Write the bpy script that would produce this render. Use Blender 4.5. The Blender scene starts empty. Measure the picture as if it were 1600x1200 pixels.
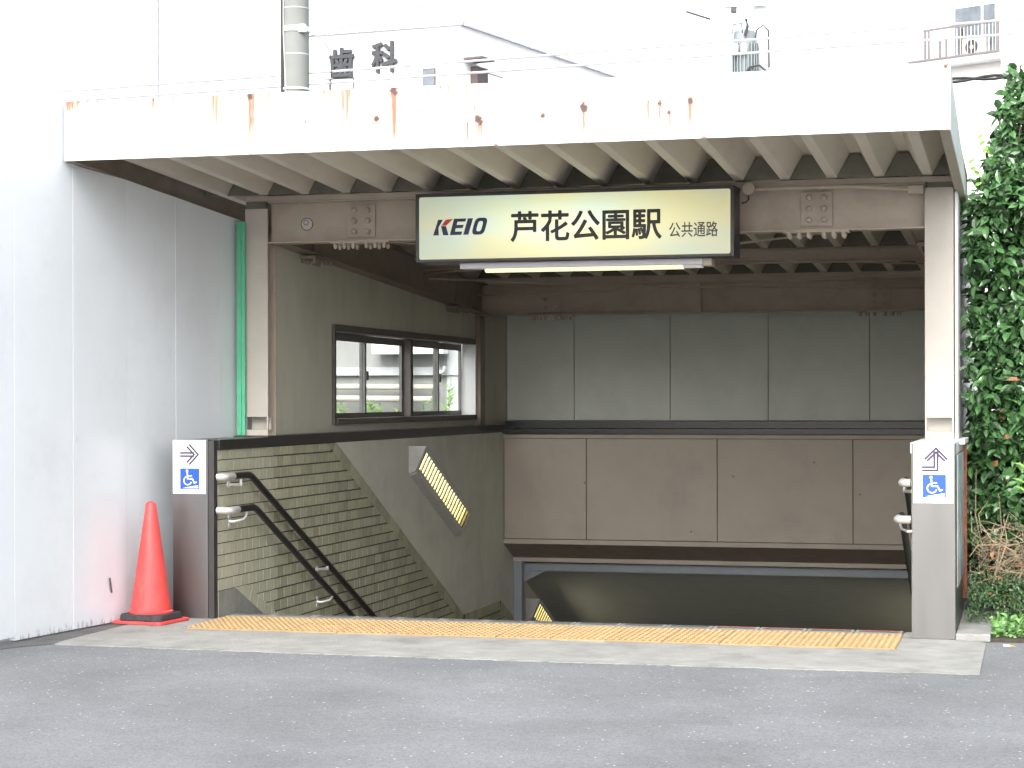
import bpy, bmesh, math, random
from mathutils import Vector, Matrix
from mathutils import noise as mnoise
R = math.radians
SC = bpy.context.scene
COL = SC.collection
random.seed(7)

# ------------------------------------------------------------------ camera, sky, sun, exposure
cam_d = bpy.data.cameras.new("Camera")
cam = bpy.data.objects.new("Camera", cam_d)
COL.objects.link(cam)
cam_d.sensor_width = 36.0
cam_d.lens = 3100.0 / 1600.0 * 36.0
cam_d.shift_y = 23.6 / 1600.0
cam_d.clip_start = 0.1
cam_d.clip_end = 3000.0
cam.matrix_world = (Matrix.Translation((0, -11.0, 1.315)) @ Matrix.Rotation(R(14.8), 4, 'Z')
                    @ Matrix.Rotation(R(90), 4, 'X') @ Matrix.Rotation(-0.00206, 4, 'Z'))
SC.camera = cam

SUN_EL, SUN_AZ = R(42), R(-2)      # azimuth measured from -Y (behind the camera) towards -X
world = bpy.data.worlds.new("World")
SC.world = world
world.use_nodes = True
nt = world.node_tree
nt.nodes.clear()
wo = nt.nodes.new("ShaderNodeOutputWorld")
bg = nt.nodes.new("ShaderNodeBackground")
sky = nt.nodes.new("ShaderNodeTexSky")
sky.sky_type = 'NISHITA'
sky.sun_disc = False
sky.sun_elevation = SUN_EL
sky.sun_rotation = R(180) + SUN_AZ * -1
sky.air_density = 1.0
sky.dust_density = 4.0
sky.ozone_density = 1.0
hs = nt.nodes.new("ShaderNodeHueSaturation")
hs.inputs['Saturation'].default_value = 0.22      # overcast: a grey-white sky
hs.inputs['Value'].default_value = 1.0
nt.links.new(sky.outputs[0], hs.inputs['Color'])
nt.links.new(hs.outputs[0], bg.inputs['Color'])
bg.inputs['Strength'].default_value = 0.15
nt.links.new(bg.outputs[0], wo.inputs['Surface'])

sun_d = bpy.data.lights.new("Sun", 'SUN')
sun = bpy.data.objects.new("Sun", sun_d)
COL.objects.link(sun)
sun_d.energy = 0.6
sun_d.angle = R(35)
sun_d.color = (1.0, 0.97, 0.93)
sdir = Vector((math.sin(SUN_AZ) * math.cos(SUN_EL), -math.cos(SUN_AZ) * math.cos(SUN_EL), math.sin(SUN_EL)))
sun.rotation_euler = sdir.to_track_quat('Z', 'Y').to_euler()
sun.location = sdir * 40

SC.view_settings.view_transform = 'Standard'
SC.view_settings.look = 'None'
SC.view_settings.gamma = 1.0
SC.view_settings.use_curve_mapping = False
SC.view_settings.exposure = 1.76
SC.cycles.max_bounces = 7
SC.cycles.diffuse_bounces = 5
SC.cycles.glossy_bounces = 2
SC.cycles.use_adaptive_sampling = True
SC.cycles.adaptive_threshold = 0.04
SC.cycles.transparent_max_bounces = 12
SC.cycles.sample_clamp_indirect = 6.0

# ------------------------------------------------------------------ materials
def mat(name, col, rough=0.6, metal=0.0, var=0.12, vscale=6.0, bump=0.0, bscale=80.0, emit=None, estr=0.0,
        stretch=(1, 1, 1), spec=0.5, rvar=0.0, rnd=0.0, dirt=None, dscale=1.5, damt=0.0):
    m = bpy.data.materials.new(name)
    m.use_nodes = True
    t = m.node_tree
    n, l = t.nodes, t.links
    b = n["Principled BSDF"]
    b.inputs['Roughness'].default_value = rough
    b.inputs['Metallic'].default_value = metal
    b.inputs['Specular IOR Level'].default_value = spec
    tc = n.new("ShaderNodeTexCoord")
    mp = n.new("ShaderNodeMapping")
    mp.inputs['Scale'].default_value = stretch
    l.new(tc.outputs['Object'], mp.inputs['Vector'])
    nz = n.new("ShaderNodeTexNoise")
    nz.inputs['Scale'].default_value = vscale
    nz.inputs['Detail'].default_value = 6.0
    nz.inputs['Roughness'].default_value = 0.62
    l.new(mp.outputs[0], nz.inputs['Vector'])
    rp = n.new("ShaderNodeMapRange")
    rp.inputs['From Min'].default_value = 0.3
    rp.inputs['From Max'].default_value = 0.7
    rp.inputs['To Min'].default_value = 1.0 - var
    rp.inputs['To Max'].default_value = 1.0 + var
    l.new(nz.outputs['Fac'], rp.inputs['Value'])
    fac = rp.outputs[0]
    if rnd:
        oi = n.new("ShaderNodeObjectInfo")
        ge = n.new("ShaderNodeNewGeometry")
        ad = n.new("ShaderNodeMath"); ad.operation = 'ADD'
        l.new(oi.outputs['Random'], ad.inputs[0]); l.new(ge.outputs['Random Per Island'], ad.inputs[1])
        fr = n.new("ShaderNodeMath"); fr.operation = 'FRACT'
        l.new(ad.outputs[0], fr.inputs[0])
        r2 = n.new("ShaderNodeMapRange")
        r2.inputs['To Min'].default_value = 1.0 - rnd
        r2.inputs['To Max'].default_value = 1.0 + rnd
        l.new(fr.outputs[0], r2.inputs['Value'])
        mu = n.new("ShaderNodeMath"); mu.operation = 'MULTIPLY'
        l.new(fac, mu.inputs[0]); l.new(r2.outputs[0], mu.inputs[1])
        fac = mu.outputs[0]
    cm = n.new("ShaderNodeVectorMath"); cm.operation = 'SCALE'
    cm.inputs[0].default_value = col
    l.new(fac, cm.inputs['Scale'])
    out = cm.outputs[0]
    if dirt:
        dn = n.new("ShaderNodeTexNoise")
        dn.inputs['Scale'].default_value = dscale
        dn.inputs['Detail'].default_value = 8.0
        dn.inputs['Roughness'].default_value = 0.7
        l.new(mp.outputs[0], dn.inputs['Vector'])
        dr = n.new("ShaderNodeMapRange")
        dr.inputs['From Min'].default_value = 0.5
        dr.inputs['From Max'].default_value = 0.78
        dr.inputs['To Max'].default_value = damt
        l.new(dn.outputs['Fac'], dr.inputs['Value'])
        mx = n.new("ShaderNodeMix"); mx.data_type = 'RGBA'
        l.new(dr.outputs[0], mx.inputs['Factor'])
        l.new(out, mx.inputs['A'])
        mx.inputs['B'].default_value = (*dirt, 1)
        out = mx.outputs['Result']
    l.new(out, b.inputs['Base Color'])
    if rvar:
        rr = n.new("ShaderNodeMapRange")
        rr.inputs['From Min'].default_value = 0.3
        rr.inputs['From Max'].default_value = 0.7
        rr.inputs['To Min'].default_value = max(0.02, rough - rvar)
        rr.inputs['To Max'].default_value = min(1, rough + rvar)
        l.new(nz.outputs['Fac'], rr.inputs['Value'])
        l.new(rr.outputs[0], b.inputs['Roughness'])
    if bump:
        bn = n.new("ShaderNodeTexNoise")
        bn.inputs['Scale'].default_value = bscale
        bn.inputs['Detail'].default_value = 4.0
        l.new(mp.outputs[0], bn.inputs['Vector'])
        bp = n.new("ShaderNodeBump")
        bp.inputs['Strength'].default_value = bump
        bp.inputs['Distance'].default_value = 0.01
        l.new(bn.outputs['Fac'], bp.inputs['Height'])
        l.new(bp.outputs[0], b.inputs['Normal'])
    if emit:
        b.inputs['Emission Color'].default_value = (*emit, 1)
        b.inputs['Emission Strength'].default_value = estr
    return m

MT = {}
MT['asphalt'] = mat('asphalt', (0.140, 0.147, 0.155), 0.9, var=0.20, vscale=1.1, bump=0.35, bscale=130, dirt=(0.095, 0.098, 0.102), dscale=0.9, damt=0.6)
def asphalt_specks(m):
    t = m.node_tree; n, l = t.nodes, t.links
    b = n["Principled BSDF"]
    src = b.inputs['Base Color'].links[0].from_socket
    tc = [x for x in n if x.type == 'TEX_COORD'][0]
    v = n.new("ShaderNodeTexVoronoi"); v.inputs['Scale'].default_value = 120.0
    l.new(tc.outputs['Object'], v.inputs['Vector'])
    sp = n.new("ShaderNodeSeparateColor"); l.new(v.outputs['Color'], sp.inputs[0])
    g = n.new("ShaderNodeMapRange")
    g.inputs['From Min'].default_value = 0.0; g.inputs['From Max'].default_value = 1.0
    g.inputs['To Min'].default_value = 0.80; g.inputs['To Max'].default_value = 1.20
    l.new(sp.outputs[0], g.inputs['Value'])
    sc = n.new("ShaderNodeVectorMath"); sc.operation = 'SCALE'
    l.new(src, sc.inputs[0]); l.new(g.outputs[0], sc.inputs['Scale'])
    v2 = n.new("ShaderNodeTexVoronoi"); v2.inputs['Scale'].default_value = 42.0
    l.new(tc.outputs['Object'], v2.inputs['Vector'])
    sp2 = n.new("ShaderNodeSeparateColor"); l.new(v2.outputs['Color'], sp2.inputs[0])
    th = n.new("ShaderNodeMath"); th.operation = 'GREATER_THAN'; th.inputs[1].default_value = 0.86
    l.new(sp2.outputs[1], th.inputs[0])
    sz = n.new("ShaderNodeMapRange"); sz.inputs['To Min'].default_value = 0.05; sz.inputs['To Max'].default_value = 0.24
    l.new(sp2.outputs[2], sz.inputs['Value'])
    ds = n.new("ShaderNodeMath"); ds.operation = 'LESS_THAN'
    l.new(v2.outputs['Distance'], ds.inputs[0]); l.new(sz.outputs[0], ds.inputs[1])
    mu = n.new("ShaderNodeMath"); mu.operation = 'MULTIPLY'
    l.new(th.outputs[0], mu.inputs[0]); l.new(ds.outputs[0], mu.inputs[1])
    mx = n.new("ShaderNodeMix"); mx.data_type = 'RGBA'
    l.new(mu.outputs[0], mx.inputs['Factor']); l.new(sc.outputs[0], mx.inputs['A'])
    mx.inputs['B'].default_value = (0.40, 0.40, 0.40, 1)
    l.new(mx.outputs['Result'], b.inputs['Base Color'])
asphalt_specks(MT['asphalt'])
MT['asphalt_old'] = mat('asphalt_older_patch', (0.085, 0.083, 0.085), 0.9, var=0.25, vscale=6, bump=0.4, bscale=120)
asphalt_specks(MT['asphalt_old'])
MT['concrete'] = mat('concrete', (0.24, 0.241, 0.228), 0.9, var=0.18, vscale=5, bump=0.5, bscale=90, dirt=(0.12, 0.12, 0.11), dscale=3.5, damt=0.85)
MT['nosing'] = mat('nosing_tile_grey', (0.21, 0.215, 0.20), 0.8, var=0.12, vscale=9, bump=0.2, rnd=0.08)
MT['groove'] = mat('nosing_groove_rubber', (0.03, 0.03, 0.03), 0.8)
MT['red_strip'] = mat('nosing_red_strip', (0.30, 0.05, 0.045), 0.7)
MT['tactile'] = mat('tactile_yellow', (0.315, 0.215, 0.102), 0.75, var=0.12, vscale=14, rnd=0.07, dirt=(0.23, 0.155, 0.09), dscale=5, damt=0.55)
MT['concrete_dark'] = mat('concrete_old', (0.20, 0.20, 0.18), 0.9, var=0.2, vscale=7, bump=0.3, dirt=(0.07, 0.07, 0.06), dscale=5, damt=0.8)
MT['grout'] = mat('grout_dark', (0.075, 0.075, 0.068), 0.95)
MT['tile'] = mat('tile_khaki', (0.35, 0.34, 0.24), 0.42, var=0.10, vscale=30, rnd=0.20, bump=0.06, bscale=40)
MT['tile_pale'] = mat('tile_khaki_pale', (0.42, 0.41, 0.31), 0.42, var=0.08, vscale=30, rnd=0.05, bump=0.06, bscale=40)
MT['stair_paint'] = mat('painted_wall_grey', (0.58, 0.575, 0.50), 0.7, var=0.06, vscale=4, bump=0.08, bscale=60, dirt=(0.40, 0.39, 0.33), dscale=1.8, damt=0.6)
MT['upper_wall'] = mat('painted_board_khaki', (0.50, 0.485, 0.41), 0.7, var=0.06, vscale=3, dirt=(0.25, 0.235, 0.19), dscale=2.0, damt=0.5, stretch=(1, 1, 0.4))
MT['white_board'] = mat('back_board_pale_grey', (0.70, 0.72, 0.665), 0.75, var=0.05, vscale=3, dirt=(0.52, 0.53, 0.48), dscale=1.6, damt=0.5, bump=0.05)
MT['pink_board'] = mat('board_brown_pink', (0.465, 0.41, 0.345), 0.65, var=0.05, vscale=4, dirt=(0.30, 0.245, 0.215), dscale=1.7, damt=0.5, bump=0.04)
MT['black_ledge'] = mat('ledge_dark_stone', (0.018, 0.017, 0.017), 0.28, var=0.3, vscale=30)
MT['steel_tan'] = mat('steel_paint_tan', (0.42, 0.355, 0.29), 0.55, var=0.06, vscale=7, bump=0.06, bscale=50, dirt=(0.22, 0.165, 0.13), dscale=3, damt=0.45)
MT['steel_brown'] = mat('steel_paint_brown', (0.26, 0.21, 0.172), 0.6, var=0.1, vscale=7, dirt=(0.10, 0.075, 0.06), dscale=3, damt=0.5)
MT['column_pale'] = mat('column_paint_pale', (0.46, 0.425, 0.375), 0.5, var=0.04, vscale=7, dirt=(0.40, 0.33, 0.28), dscale=3.2, damt=0.5, bump=0.05)
MT['roof'] = mat('folded_roof_paint', (0.66, 0.605, 0.52), 0.5, var=0.06, vscale=4, stretch=(1, 0.25, 1), dirt=(0.36, 0.32, 0.25), dscale=2.2, damt=0.55)
MT['closer'] = mat('roof_closer_dark', (0.15, 0.14, 0.11), 0.8, var=0.2)
MT['galv'] = mat('galvanised_pale', (0.62, 0.66, 0.68), 0.45, metal=0.2, var=0.1, vscale=5)
MT['white_steel'] = mat('hoarding_white', (0.69, 0.73, 0.77), 0.27, var=0.035, vscale=1.3, bump=0.12, bscale=2.2, rnd=0.02, dirt=(0.52, 0.54, 0.55), dscale=2.5, damt=0.35)
def base_grime(m):
    t = m.node_tree; n, l = t.nodes, t.links
    b = n["Principled BSDF"]; src = b.inputs['Base Color'].links[0].from_socket
    tc = [x for x in n if x.type == 'TEX_COORD'][0]
    sx = n.new("ShaderNodeSeparateXYZ"); l.new(tc.outputs['Object'], sx.inputs[0])
    mp = n.new("ShaderNodeMapping"); mp.inputs['Scale'].default_value = (30, 30, 9); l.new(tc.outputs['Object'], mp.inputs['Vector'])
    nz = n.new("ShaderNodeTexNoise"); nz.inputs['Scale'].default_value = 1.0; nz.inputs['Detail'].default_value = 8; nz.inputs['Roughness'].default_value = 0.75
    l.new(mp.outputs[0], nz.inputs['Vector'])
    zr = n.new("ShaderNodeMapRange"); zr.inputs['From Max'].default_value = 0.20; zr.inputs['To Min'].default_value = 0.42; zr.inputs['To Max'].default_value = 0.95
    l.new(sx.outputs['Z'], zr.inputs['Value'])
    sb = n.new("ShaderNodeMath"); sb.operation = 'SUBTRACT'; l.new(nz.outputs['Fac'], sb.inputs[0]); l.new(zr.outputs[0], sb.inputs[1])
    ml = n.new("ShaderNodeMath"); ml.operation = 'MULTIPLY'; ml.inputs[1].default_value = 5.0; ml.use_clamp = True; l.new(sb.outputs[0], ml.inputs[0])
    mx = n.new("ShaderNodeMix"); mx.data_type = 'RGBA'; l.new(ml.outputs[0], mx.inputs['Factor']); l.new(src, mx.inputs['A']); mx.inputs['B'].default_value = (0.10, 0.10, 0.095, 1)
    l.new(mx.outputs['Result'], b.inputs['Base Color'])
base_grime(MT['white_steel'])
MT['white_plain'] = mat('white_plain', (0.80, 0.80, 0.79), 0.5, var=0.03)
MT['grime'] = mat('grime_mark', (0.10, 0.10, 0.10), 0.9, var=0.4, vscale=60)
MT['green'] = mat('green_tape', (0.10, 0.46, 0.27), 0.5, var=0.1)
MT['stainless'] = mat('stainless_brushed', (0.225, 0.22, 0.215), 0.36, metal=1.0, var=0.025, vscale=3, stretch=(3, 3, 0.4), bump=0.03, bscale=90, rvar=0.03)
MT['chrome'] = mat('polished_steel', (0.72, 0.71, 0.70), 0.34, metal=0.65, var=0.05)
MT['rail_black'] = mat('rail_black_vinyl', (0.014, 0.013, 0.014), 0.35, var=0.2)
MT['dark_metal'] = mat('dark_metal', (0.035, 0.032, 0.032), 0.45)
MT['window_frame'] = mat('window_frame_bronze', (0.10, 0.085, 0.075), 0.45, var=0.15, vscale=20)
MT['alu'] = mat('aluminium_sash', (0.16, 0.155, 0.15), 0.4, metal=0.3)
MT['lamp_box'] = mat('lamp_housing_grey', (0.46, 0.45, 0.42), 0.6, var=0.1, vscale=20)
MT['louvre'] = mat('louvre_yellowed', (0.22, 0.185, 0.075), 0.5, var=0.06)
MT['portal'] = mat('portal_steel_grey', (0.27, 0.30, 0.33), 0.5, var=0.08, vscale=9)
MT['ceiling_dark'] = mat('passage_ceiling_paint', (0.44, 0.445, 0.41), 0.7, var=0.06)
MT['sign_frame'] = mat('sign_frame_dark', (0.030, 0.027, 0.030), 0.4)
MT['ink'] = mat('sign_ink_black', (0.016, 0.013, 0.016), 0.45)
MT['ink_navy'] = mat('sign_ink_navy', (0.012, 0.02, 0.085), 0.45)
MT['ink_red'] = mat('sign_ink_red', (0.62, 0.02, 0.045), 0.45)
MT['plate_white'] = mat('sign_plate_white', (0.74, 0.74, 0.75), 0.4, var=0.02)
MT['plate_blue'] = mat('sign_plate_blue', (0.016, 0.075, 0.40), 0.35, var=0.03)
MT['arrow'] = mat('sign_arrow_purple', (0.045, 0.03, 0.07), 0.45)
MT['cone_red'] = mat('cone_red', (0.64, 0.058, 0.056), 0.45, var=0.12, vscale=8, dirt=(0.42, 0.12, 0.10), dscale=9, damt=0.8, bump=0.05, bscale=30)
MT['rubber'] = mat('weight_rubber', (0.03, 0.03, 0.032), 0.8, var=0.3, vscale=30, bump=0.2)
MT['leaf'] = mat('leaf_glossy', (0.056, 0.132, 0.044), 0.28, var=0.15, rnd=0.55)
MT['leaf_dark'] = mat('leaf_dark', (0.05, 0.10, 0.035), 0.45, var=0.2, rnd=0.4)
MT['leaf_bright'] = mat('leaf_bright', (0.17, 0.33, 0.05), 0.45, var=0.1, rnd=0.2)
MT['leaf_ground'] = mat('leaf_ground', (0.12, 0.25, 0.07), 0.5, var=0.1, rnd=0.35)
MT['leaf_dead'] = mat('leaf_dead', (0.24, 0.115, 0.05), 0.7, var=0.2, rnd=0.3)
MT['bark'] = mat('bark', (0.10, 0.075, 0.05), 0.9, var=0.3, vscale=30)
MT['twig'] = mat('dry_twig', (0.27, 0.205, 0.135), 0.85, var=0.2, vscale=20, rnd=0.35)
MT['soil'] = mat('soil', (0.05, 0.04, 0.03), 0.95, var=0.4, vscale=9, bump=0.8, bscale=30)
MT['pole'] = mat('pole_concrete', (0.20, 0.21, 0.197), 0.85, var=0.06, vscale=3)
MT['cable_black'] = mat('cable_black', (0.02, 0.02, 0.022), 0.6)
MT['cable_grey'] = mat('cable_grey', (0.045, 0.045, 0.055), 0.6)
MT['cable_white'] = mat('cable_sleeve_pale', (0.44, 0.445, 0.46), 0.5)
MT['bld_white'] = mat('building_tile_white', (0.82, 0.83, 0.84), 0.6, var=0.03, vscale=2)
MT['bld_pale'] = mat('building_render_white', (0.82, 0.81, 0.79), 0.8, var=0.04, vscale=2)
MT['bld_edge'] = mat('building_roof_edge', (0.64, 0.62, 0.68), 0.7)
MT['glass_far'] = mat('far_glass', (0.13, 0.15, 0.17), 0.15, var=0.25, vscale=3)
MT['shade_brown'] = mat('window_brown', (0.10, 0.075, 0.07), 0.6)
MT['rail_brown'] = mat('balcony_rail_brown', (0.17, 0.15, 0.155), 0.6)
MT['trafo'] = mat('transformer_grey', (0.20, 0.23, 0.24), 0.5)
MT['letters_far'] = mat('letters_dark_grey', (0.035, 0.037, 0.042), 0.5)
MT['pipe_cream'] = mat('pipe_cream', (0.40, 0.385, 0.33), 0.6)
MT['yard_wall'] = mat('yard_wall_render', (0.27, 0.27, 0.26), 0.9, var=0.08, vscale=3, dirt=(0.3, 0.3, 0.28), dscale=3, damt=0.5)
MT['yard_pale'] = mat('yard_pale_render', (0.42, 0.43, 0.44), 0.8, var=0.05)
MT['batten_white'] = mat('batten_enamel', (0.50, 0.49, 0.51), 0.5, var=0.03)
MT['rust_edge'] = mat('rust_edge', (0.20, 0.07, 0.04), 0.9, var=0.3, vscale=20)
MT['cable_mid'] = mat('cable_mid_grey', (0.25, 0.25, 0.28), 0.6)
MT['orange'] = mat('filter_tip', (0.6, 0.25, 0.06), 0.7)
MT['poster'] = mat('poster_faded', (0.30, 0.38, 0.40), 0.4, var=0.6, vscale=5, dirt=(0.50, 0.16, 0.06), dscale=4, damt=1.0)
MT['sticker'] = mat('sticker_grey', (0.46, 0.47, 0.44), 0.6)

def emit_mat(name, col, s):
    m = bpy.data.materials.new(name); m.use_nodes = True
    t = m.node_tree; t.nodes.clear()
    o = t.nodes.new("ShaderNodeOutputMaterial"); e = t.nodes.new("ShaderNodeEmission")
    e.inputs[0].default_value = (*col, 1); e.inputs[1].default_value = s
    t.links.new(e.outputs[0], o.inputs[0])
    return m
MT['tube'] = emit_mat('fluorescent_glow', (1.0, 0.92, 0.64), 4.5)
MT['tube_soft'] = emit_mat('batten_tube_glow', (1.0, 0.92, 0.55), 0.42)

def sign_face_mat():
    """Backlit acrylic: tubes behind it glow through unevenly (some cooler, some yellowed)."""
    m = bpy.data.materials.new('sign_face_backlit'); m.use_nodes = True
    t = m.node_tree; n, l = t.nodes, t.links
    b = n["Principled BSDF"]
    b.inputs['Base Color'].default_value = (0.20, 0.20, 0.17, 1)
    b.inputs['Roughness'].default_value = 0.25
    tc = n.new("ShaderNodeTexCoord")
    mp = n.new("ShaderNodeMapping"); mp.inputs['Scale'].default_value = (1.1, 1, 3.2)
    l.new(tc.outputs['Object'], mp.inputs['Vector'])
    nz = n.new("ShaderNodeTexNoise"); nz.inputs['Scale'].default_value = 1.5; nz.inputs['Detail'].default_value = 1.5
    l.new(mp.outputs[0], nz.inputs['Vector'])
    cr = n.new("ShaderNodeValToRGB")
    cr.color_ramp.elements[0].position = 0.34; cr.color_ramp.elements[0].color = (0.76, 0.92, 0.70, 1)
    cr.color_ramp.elements[1].position = 0.58; cr.color_ramp.elements[1].color = (0.98, 0.92, 0.44, 1)
    l.new(nz.outputs['Fac'], cr.inputs[0])
    sx = n.new("ShaderNodeSeparateXYZ"); l.new(tc.outputs['Object'], sx.inputs[0])
    def bump01(sock, c, w):                     # a tube seen through the acrylic: bright in the middle, falling off
        a = n.new("ShaderNodeMath"); a.operation = 'SUBTRACT'; l.new(sock, a.inputs[0]); a.inputs[1].default_value = c
        q = n.new("ShaderNodeMath"); q.operation = 'ABSOLUTE'; l.new(a.outputs[0], q.inputs[0])
        r = n.new("ShaderNodeMapRange"); r.interpolation_type = 'SMOOTHSTEP'
        r.inputs['From Min'].default_value = 0; r.inputs['From Max'].default_value = w
        r.inputs['To Min'].default_value = 1; r.inputs['To Max'].default_value = 0
        l.new(q.outputs[0], r.inputs['Value']); return r.outputs[0]
    bx = bump01(sx.outputs['X'], -2.75, 1.12)
    bz = bump01(sx.outputs['Z'], 2.385, 0.36)
    mu = n.new("ShaderNodeMath"); mu.operation = 'MULTIPLY'; l.new(bx, mu.inputs[0]); l.new(bz, mu.inputs[1])
    mr = n.new("ShaderNodeMapRange"); mr.inputs['To Min'].default_value = 0.13; mr.inputs['To Max'].default_value = 0.30
    l.new(mu.outputs[0], mr.inputs['Value'])
    l.new(cr.outputs[0], b.inputs['Emission Color'])
    l.new(mr.outputs[0], b.inputs['Emission Strength'])
    return m
MT['sign_face'] = sign_face_mat()

def glass_mat():
    m = bpy.data.materials.new('window_glass'); m.use_nodes = True
    t = m.node_tree; t.nodes.clear(); n, l = t.nodes, t.links
    o = n.new("ShaderNodeOutputMaterial"); tr = n.new("ShaderNodeBsdfTransparent"); gl = n.new("ShaderNodeBsdfGlossy")
    tr.inputs[0].default_value = (0.93, 0.95, 0.94, 1)
    gl.inputs['Roughness'].default_value = 0.03
    mx = n.new("ShaderNodeMixShader"); mx.inputs[0].default_value = 0.06; l.new(tr.outputs[0], mx.inputs[1]); l.new(gl.outputs[0], mx.inputs[2])
    l.new(mx.outputs[0], o.inputs[0])
    return m
MT['glass'] = glass_mat()

def fascia_mat():
    m = mat('fascia_white_rusting', (0.80, 0.79, 0.76), 0.45, var=0.03, vscale=6)
    t = m.node_tree; n, l = t.nodes, t.links
    b = n["Principled BSDF"]; src = b.inputs['Base Color'].links[0].from_socket
    at = n.new("ShaderNodeAttribute"); at.attribute_name = 'rust'
    sp = n.new("ShaderNodeSeparateColor"); l.new(at.outputs['Color'], sp.inputs[0])
    m1 = n.new("ShaderNodeMix"); m1.data_type = 'RGBA'
    l.new(sp.outputs[0], m1.inputs['Factor']); l.new(src, m1.inputs['A']); m1.inputs['B'].default_value = (0.31, 0.112, 0.05, 1)
    m2 = n.new("ShaderNodeMix"); m2.data_type = 'RGBA'
    l.new(sp.outputs[1], m2.inputs['Factor']); l.new(m1.outputs['Result'], m2.inputs['A']); m2.inputs['B'].default_value = (0.055, 0.03, 0.028, 1)
    l.new(m2.outputs['Result'], b.inputs['Base Color'])
    return m
MT['fascia'] = fascia_mat()

# ------------------------------------------------------------------ mesh helpers
class MB:
    def __init__(s):
        s.v, s.f = [], []
    def add(s, vs, fs):
        o = len(s.v)
        s.v += [tuple(p) for p in vs]
        s.f += [tuple(i + o for i in f) for f in fs]
        return s
    def box(s, x0, x1, y0, y1, z0, z1):
        return s.add([(x0, y0, z0), (x1, y0, z0), (x1, y1, z0), (x0, y1, z0), (x0, y0, z1), (x1, y0, z1), (x1, y1, z1), (x0, y1, z1)],
                     [(0, 3, 2, 1), (4, 5, 6, 7), (0, 1, 5, 4), (1, 2, 6, 5), (2, 3, 7, 6), (3, 0, 4, 7)])
    def hexa(s, p):                                 # 8 points, bottom ring then top ring
        return s.add(p, [(0, 3, 2, 1), (4, 5, 6, 7), (0, 1, 5, 4), (1, 2, 6, 5), (2, 3, 7, 6), (3, 0, 4, 7)])
    def prism(s, a, b):                             # two rings of equal length
        n = len(a)
        return s.add(list(a) + list(b), [tuple(range(n - 1, -1, -1)), tuple(range(n, 2 * n))] +
                     [(i, (i + 1) % n, n + (i + 1) % n, n + i) for i in range(n)])
    def prism_x(s, yz, x0, x1):
        return s.prism([(x0, y, z) for y, z in yz], [(x1, y, z) for y, z in yz])
    def prism_y(s, xz, y0, y1):
        return s.prism([(x, y0, z) for x, z in xz], [(x, y1, z) for x, z in xz])
    def tube(s, path, r, n=8, cap=True):
        path = [Vector(p) for p in path]
        rings = []
        for i, p in enumerate(path):
            a = path[max(i - 1, 0)]; b = path[min(i + 1, len(path) - 1)]
            t = (b - a).normalized()
            u = t.cross(Vector((0, 0, 1)))
            if u.length < 1e-3:
                u = t.cross(Vector((1, 0, 0)))
            u.normalize(); w = t.cross(u)
            rr = r[i] if isinstance(r, (list, tuple)) else r
            rings.append([p + (u * math.cos(2 * math.pi * k / n) + w * math.sin(2 * math.pi * k / n)) * rr for k in range(n)])
        vs = [q for rg in rings for q in rg]
        fs = []
        for i in range(len(rings) - 1):
            for k in range(n):
                a = i * n + k; b = i * n + (k + 1) % n
                fs.append((a, b, b + n, a + n))
        if cap:
            fs.append(tuple(range(n - 1, -1, -1)))
            fs.append(tuple((len(rings) - 1) * n + k for k in range(n)))
        return s.add(vs, fs)
    def lathe(s, c, prof, n=24):                    # prof: (radius, z) pairs about a vertical axis at c
        vs = [(c[0] + r * math.cos(2 * math.pi * k / n), c[1] + r * math.sin(2 * math.pi * k / n), c[2] + z) for r, z in prof for k in range(n)]
        fs = []
        for i in range(len(prof) - 1):
            for k in range(n):
                a = i * n + k; b = i * n + (k + 1) % n
                fs.append((a, b, b + n, a + n))
        fs.append(tuple(range(n - 1, -1, -1)))
        fs.append(tuple((len(prof) - 1) * n + k for k in range(n)))
        return s.add(vs, fs)
    def dome(s, c, axis, r, h, n=8):                # bolt head: short domed cylinder along axis
        ax = Vector(axis).normalized(); c = Vector(c)
        return s.tube([c, c + ax * h * 0.65, c + ax * h], [r, r, r * 0.55], n)
    def mesh(s, name):
        me = bpy.data.meshes.new(name)
        me.from_pydata(s.v, [], s.f)
        bm = bmesh.new(); bm.from_mesh(me)
        bmesh.ops.recalc_face_normals(bm, faces=bm.faces)
        bm.to_mesh(me); bm.free()
        return me
    def build(s, name, m, parent=None, bevel=0.0, smooth=False, kind=None):
        me = s.mesh(name)
        if smooth:
            for p in me.polygons:
                p.use_smooth = True
        return link(name, me, m, parent, bevel, smooth, kind)

def link(name, me, m, parent=None, bevel=0.0, smooth=False, kind=None):
    o = bpy.data.objects.new(name, me)
    COL.objects.link(o)
    if m is not None:
        me.materials.clear()
        me.materials.append(MT[m] if isinstance(m, str) else m)
    put(o, parent)
    if bevel:
        md = o.modifiers.new('bevel', 'BEVEL'); md.width = bevel; md.segments = 2; md.limit_method = 'ANGLE'; md.angle_limit = R(40)
    if smooth:
        try:
            md = o.modifiers.new('edge', 'EDGE_SPLIT'); md.split_angle = R(38)
        except Exception:
            pass
    if kind:
        o['kind'] = kind
    return o
def put(o, parent):
    if parent is not None:
        o.parent = parent
        if parent.parent is None and parent.type == 'EMPTY':
            o.matrix_parent_inverse = Matrix.Translation(parent.location).inverted()
def tag(o, label, cat, group=None):
    o['label'] = label; o['category'] = cat
    if group:
        o['group'] = group
    return o
def thing(name, loc, label, cat, group=None):
    o = bpy.data.objects.new(name, None)
    o.location = loc; o.empty_display_size = 0.2
    COL.objects.link(o)
    return tag(o, label, cat, group)
def struct(o):
    o['kind'] = 'structure'
    return o
def box(name, m, b, parent=None, bevel=0.0):
    return MB().box(*b).build(name, m, parent, bevel)
def lerp(a, b, t):
    return a + (b - a) * t

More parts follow.
